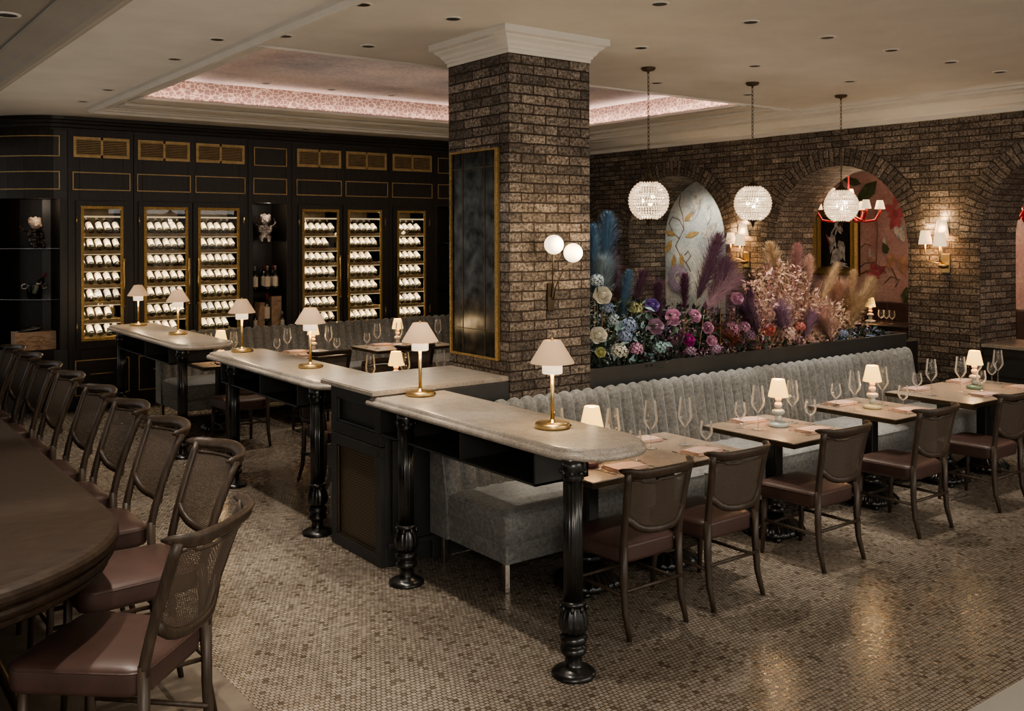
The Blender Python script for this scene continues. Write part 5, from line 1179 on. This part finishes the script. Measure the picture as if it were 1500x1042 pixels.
# console under the right arch
t = empty('console_cabinet', (10.0, 4.15, 0), 0, 'black console with stone top under the brick arch at the right edge', 'cabinet')
MB().box(-.12, .55, -.9, .9, 0, .93).build('carcass', 'slate', t, .005); MB().box(-.15, .58, -.905, .905, .93, .965).build('console_top', 'stone', t, .006)
f = MB()
for z in (.2, .42, .64, .84): f.box(-.13, -.121, -.88, .88, z, z + .012)
f.build('shelf_lines', 'bronze', t)
t = empty('wine_crate', (10.35, 4.30, .966), 0, 'pale wooden crate on the black console under the right arch', 'crate')
MB().box(-.12, .12, -.3, .3, 0, .13).build('crate_box', 'pale', t, .004)
# ------------------------------------------------------------------ light
W = bpy.data.worlds.new('world'); S.world = W; W.use_nodes = True
W.node_tree.nodes['Background'].inputs[0].default_value = (1, .95, .89, 1); W.node_tree.nodes['Background'].inputs[1].default_value = .34
def spot(x, y, z, e, ang=58, bl=.35, sz=.03, col=(1, .905, .79), tgt=None):
    l = light('downlight_beam', 'SPOT', (x, y, z - .012), e, col, spot_size=radians(ang), spot_blend=bl, shadow_soft_size=sz)
    if tgt: l.rotation_euler = (Vector(tgt) - l.location).to_track_quat('-Z', 'Y').to_euler()
    return l
for x in (4.34, 5.21, 6.07, 6.90, 7.78, 8.61): spot(x, 4.24, ZC, 50, 38)
for x, y in ((5.24, 5.32), (6.59, 5.32), (7.98, 5.33)): spot(x, y, ZC, 90, 56)
for y in (3.9, 4.9, 5.9, 6.91, 7.88, 8.9, 9.91, 10.91): spot(2.51, y, ZC, 50, 48)
for x, y, e in ((3.53, 5.34, 50), (2.86, 5.34, 24), (3.52, 6.49, 40), (2.86, 6.51, 24), (6.57, 6.46, 24), (7.88, 6.45, 24)): spot(x, y, ZC, e, 52)
for x in (4.15, 4.93, 5.70, 6.5): spot(x, 9.95, HZ, 46, 54)
for y, e in ((3.3, 80), (4.4, 60), (5.3, 34), (7.0, 34)): spot(.95, y, 3.2, e, 60)
for x, y in ((4.2, 2.7), (5.6, 2.7), (7.0, 2.7)): spot(x, y, ZC, 5, 60)
# cove glow in the tray
for x, y, sx, sy, rz in (((HX0 + HX1) / 2, HY1 + .06, HX1 - HX0, .06, 0), ((HX0 + HX1) / 2, HY0 - .06, HX1 - HX0, .06, 0), (HX1 + .06, (HY0 + HY1) / 2, .06, HY1 - HY0, 0), (HX0 - .06, (HY0 + HY1) / 2, .06, HY1 - HY0, 0)):
    light('cove_strip', 'AREA', (x, y, ZC + .015), 4.5, (1, .74, .62), shape='RECTANGLE', size=sx, size_y=sy, rot=(pi, 0, 0))
# uplights inside the arches
for y in (9.3, 7.2, 4.6): light('arch_uplight', 'SPOT', (10.2, y + .35, .6), 14, (1, .86, .60), spot_size=radians(70), spot_blend=.8, shadow_soft_size=.1, rot=(pi, 0, 0))
light('alcove_fill', 'SPOT', (9.95, 9.35, 2.72), 20, (1, .90, .74), spot_size=radians(110), spot_blend=.6, shadow_soft_size=.15).rotation_euler = (Vector((10.6, 9.4, 1.7)) - Vector((9.95, 9.35, 2.72))).to_track_quat('-Z', 'Y').to_euler()  # added spot without a fixture, aimed down to brighten the mural
# added unseen fill areas behind the camera, brightening the stools and the room
light('room_fill', 'AREA', (7.0, -1.5, 3.3), 95, (1, .93, .83), shape='RECTANGLE', size=7, size_y=2.0, rot=(radians(35), 0, 0))
light('room_fill', 'AREA', (-.3, -1.2, 2.5), 48, (1, .90, .78), shape='RECTANGLE', size=2.2, size_y=1.2, rot=(radians(72), 0, radians(-12)))
light('ceiling_fill', 'AREA', (1.9, 7.5, 2.45), 4.5, (1, .90, .78), shape='RECTANGLE', size=1.2, size_y=8, rot=(pi, 0, 0))  # added upward fill without a fixture, lifts the aisle ceiling
light('tray_fill', 'AREA', (5.6, 8.6, 3.50), 1.2, (1, .86, .80), shape='RECTANGLE', size=3.6, size_y=1.6, rot=(pi, 0, 0))  # added upward fill, unseen from below, brightens the painted sky
S.view_settings.view_transform = 'AgX'; S.view_settings.look = 'AgX - Medium High Contrast'; S.view_settings.exposure = 1.12
S.cycles.use_denoising = True; S.cycles.max_bounces = 8; S.cycles.diffuse_bounces = 4; S.cycles.glossy_bounces = 3; S.cycles.transmission_bounces = 4; S.cycles.transparent_max_bounces = 14
S.cycles.caustics_reflective = False; S.cycles.caustics_refractive = False; S.cycles.sample_clamp_indirect = 4; S.cycles.sample_clamp_direct = 0
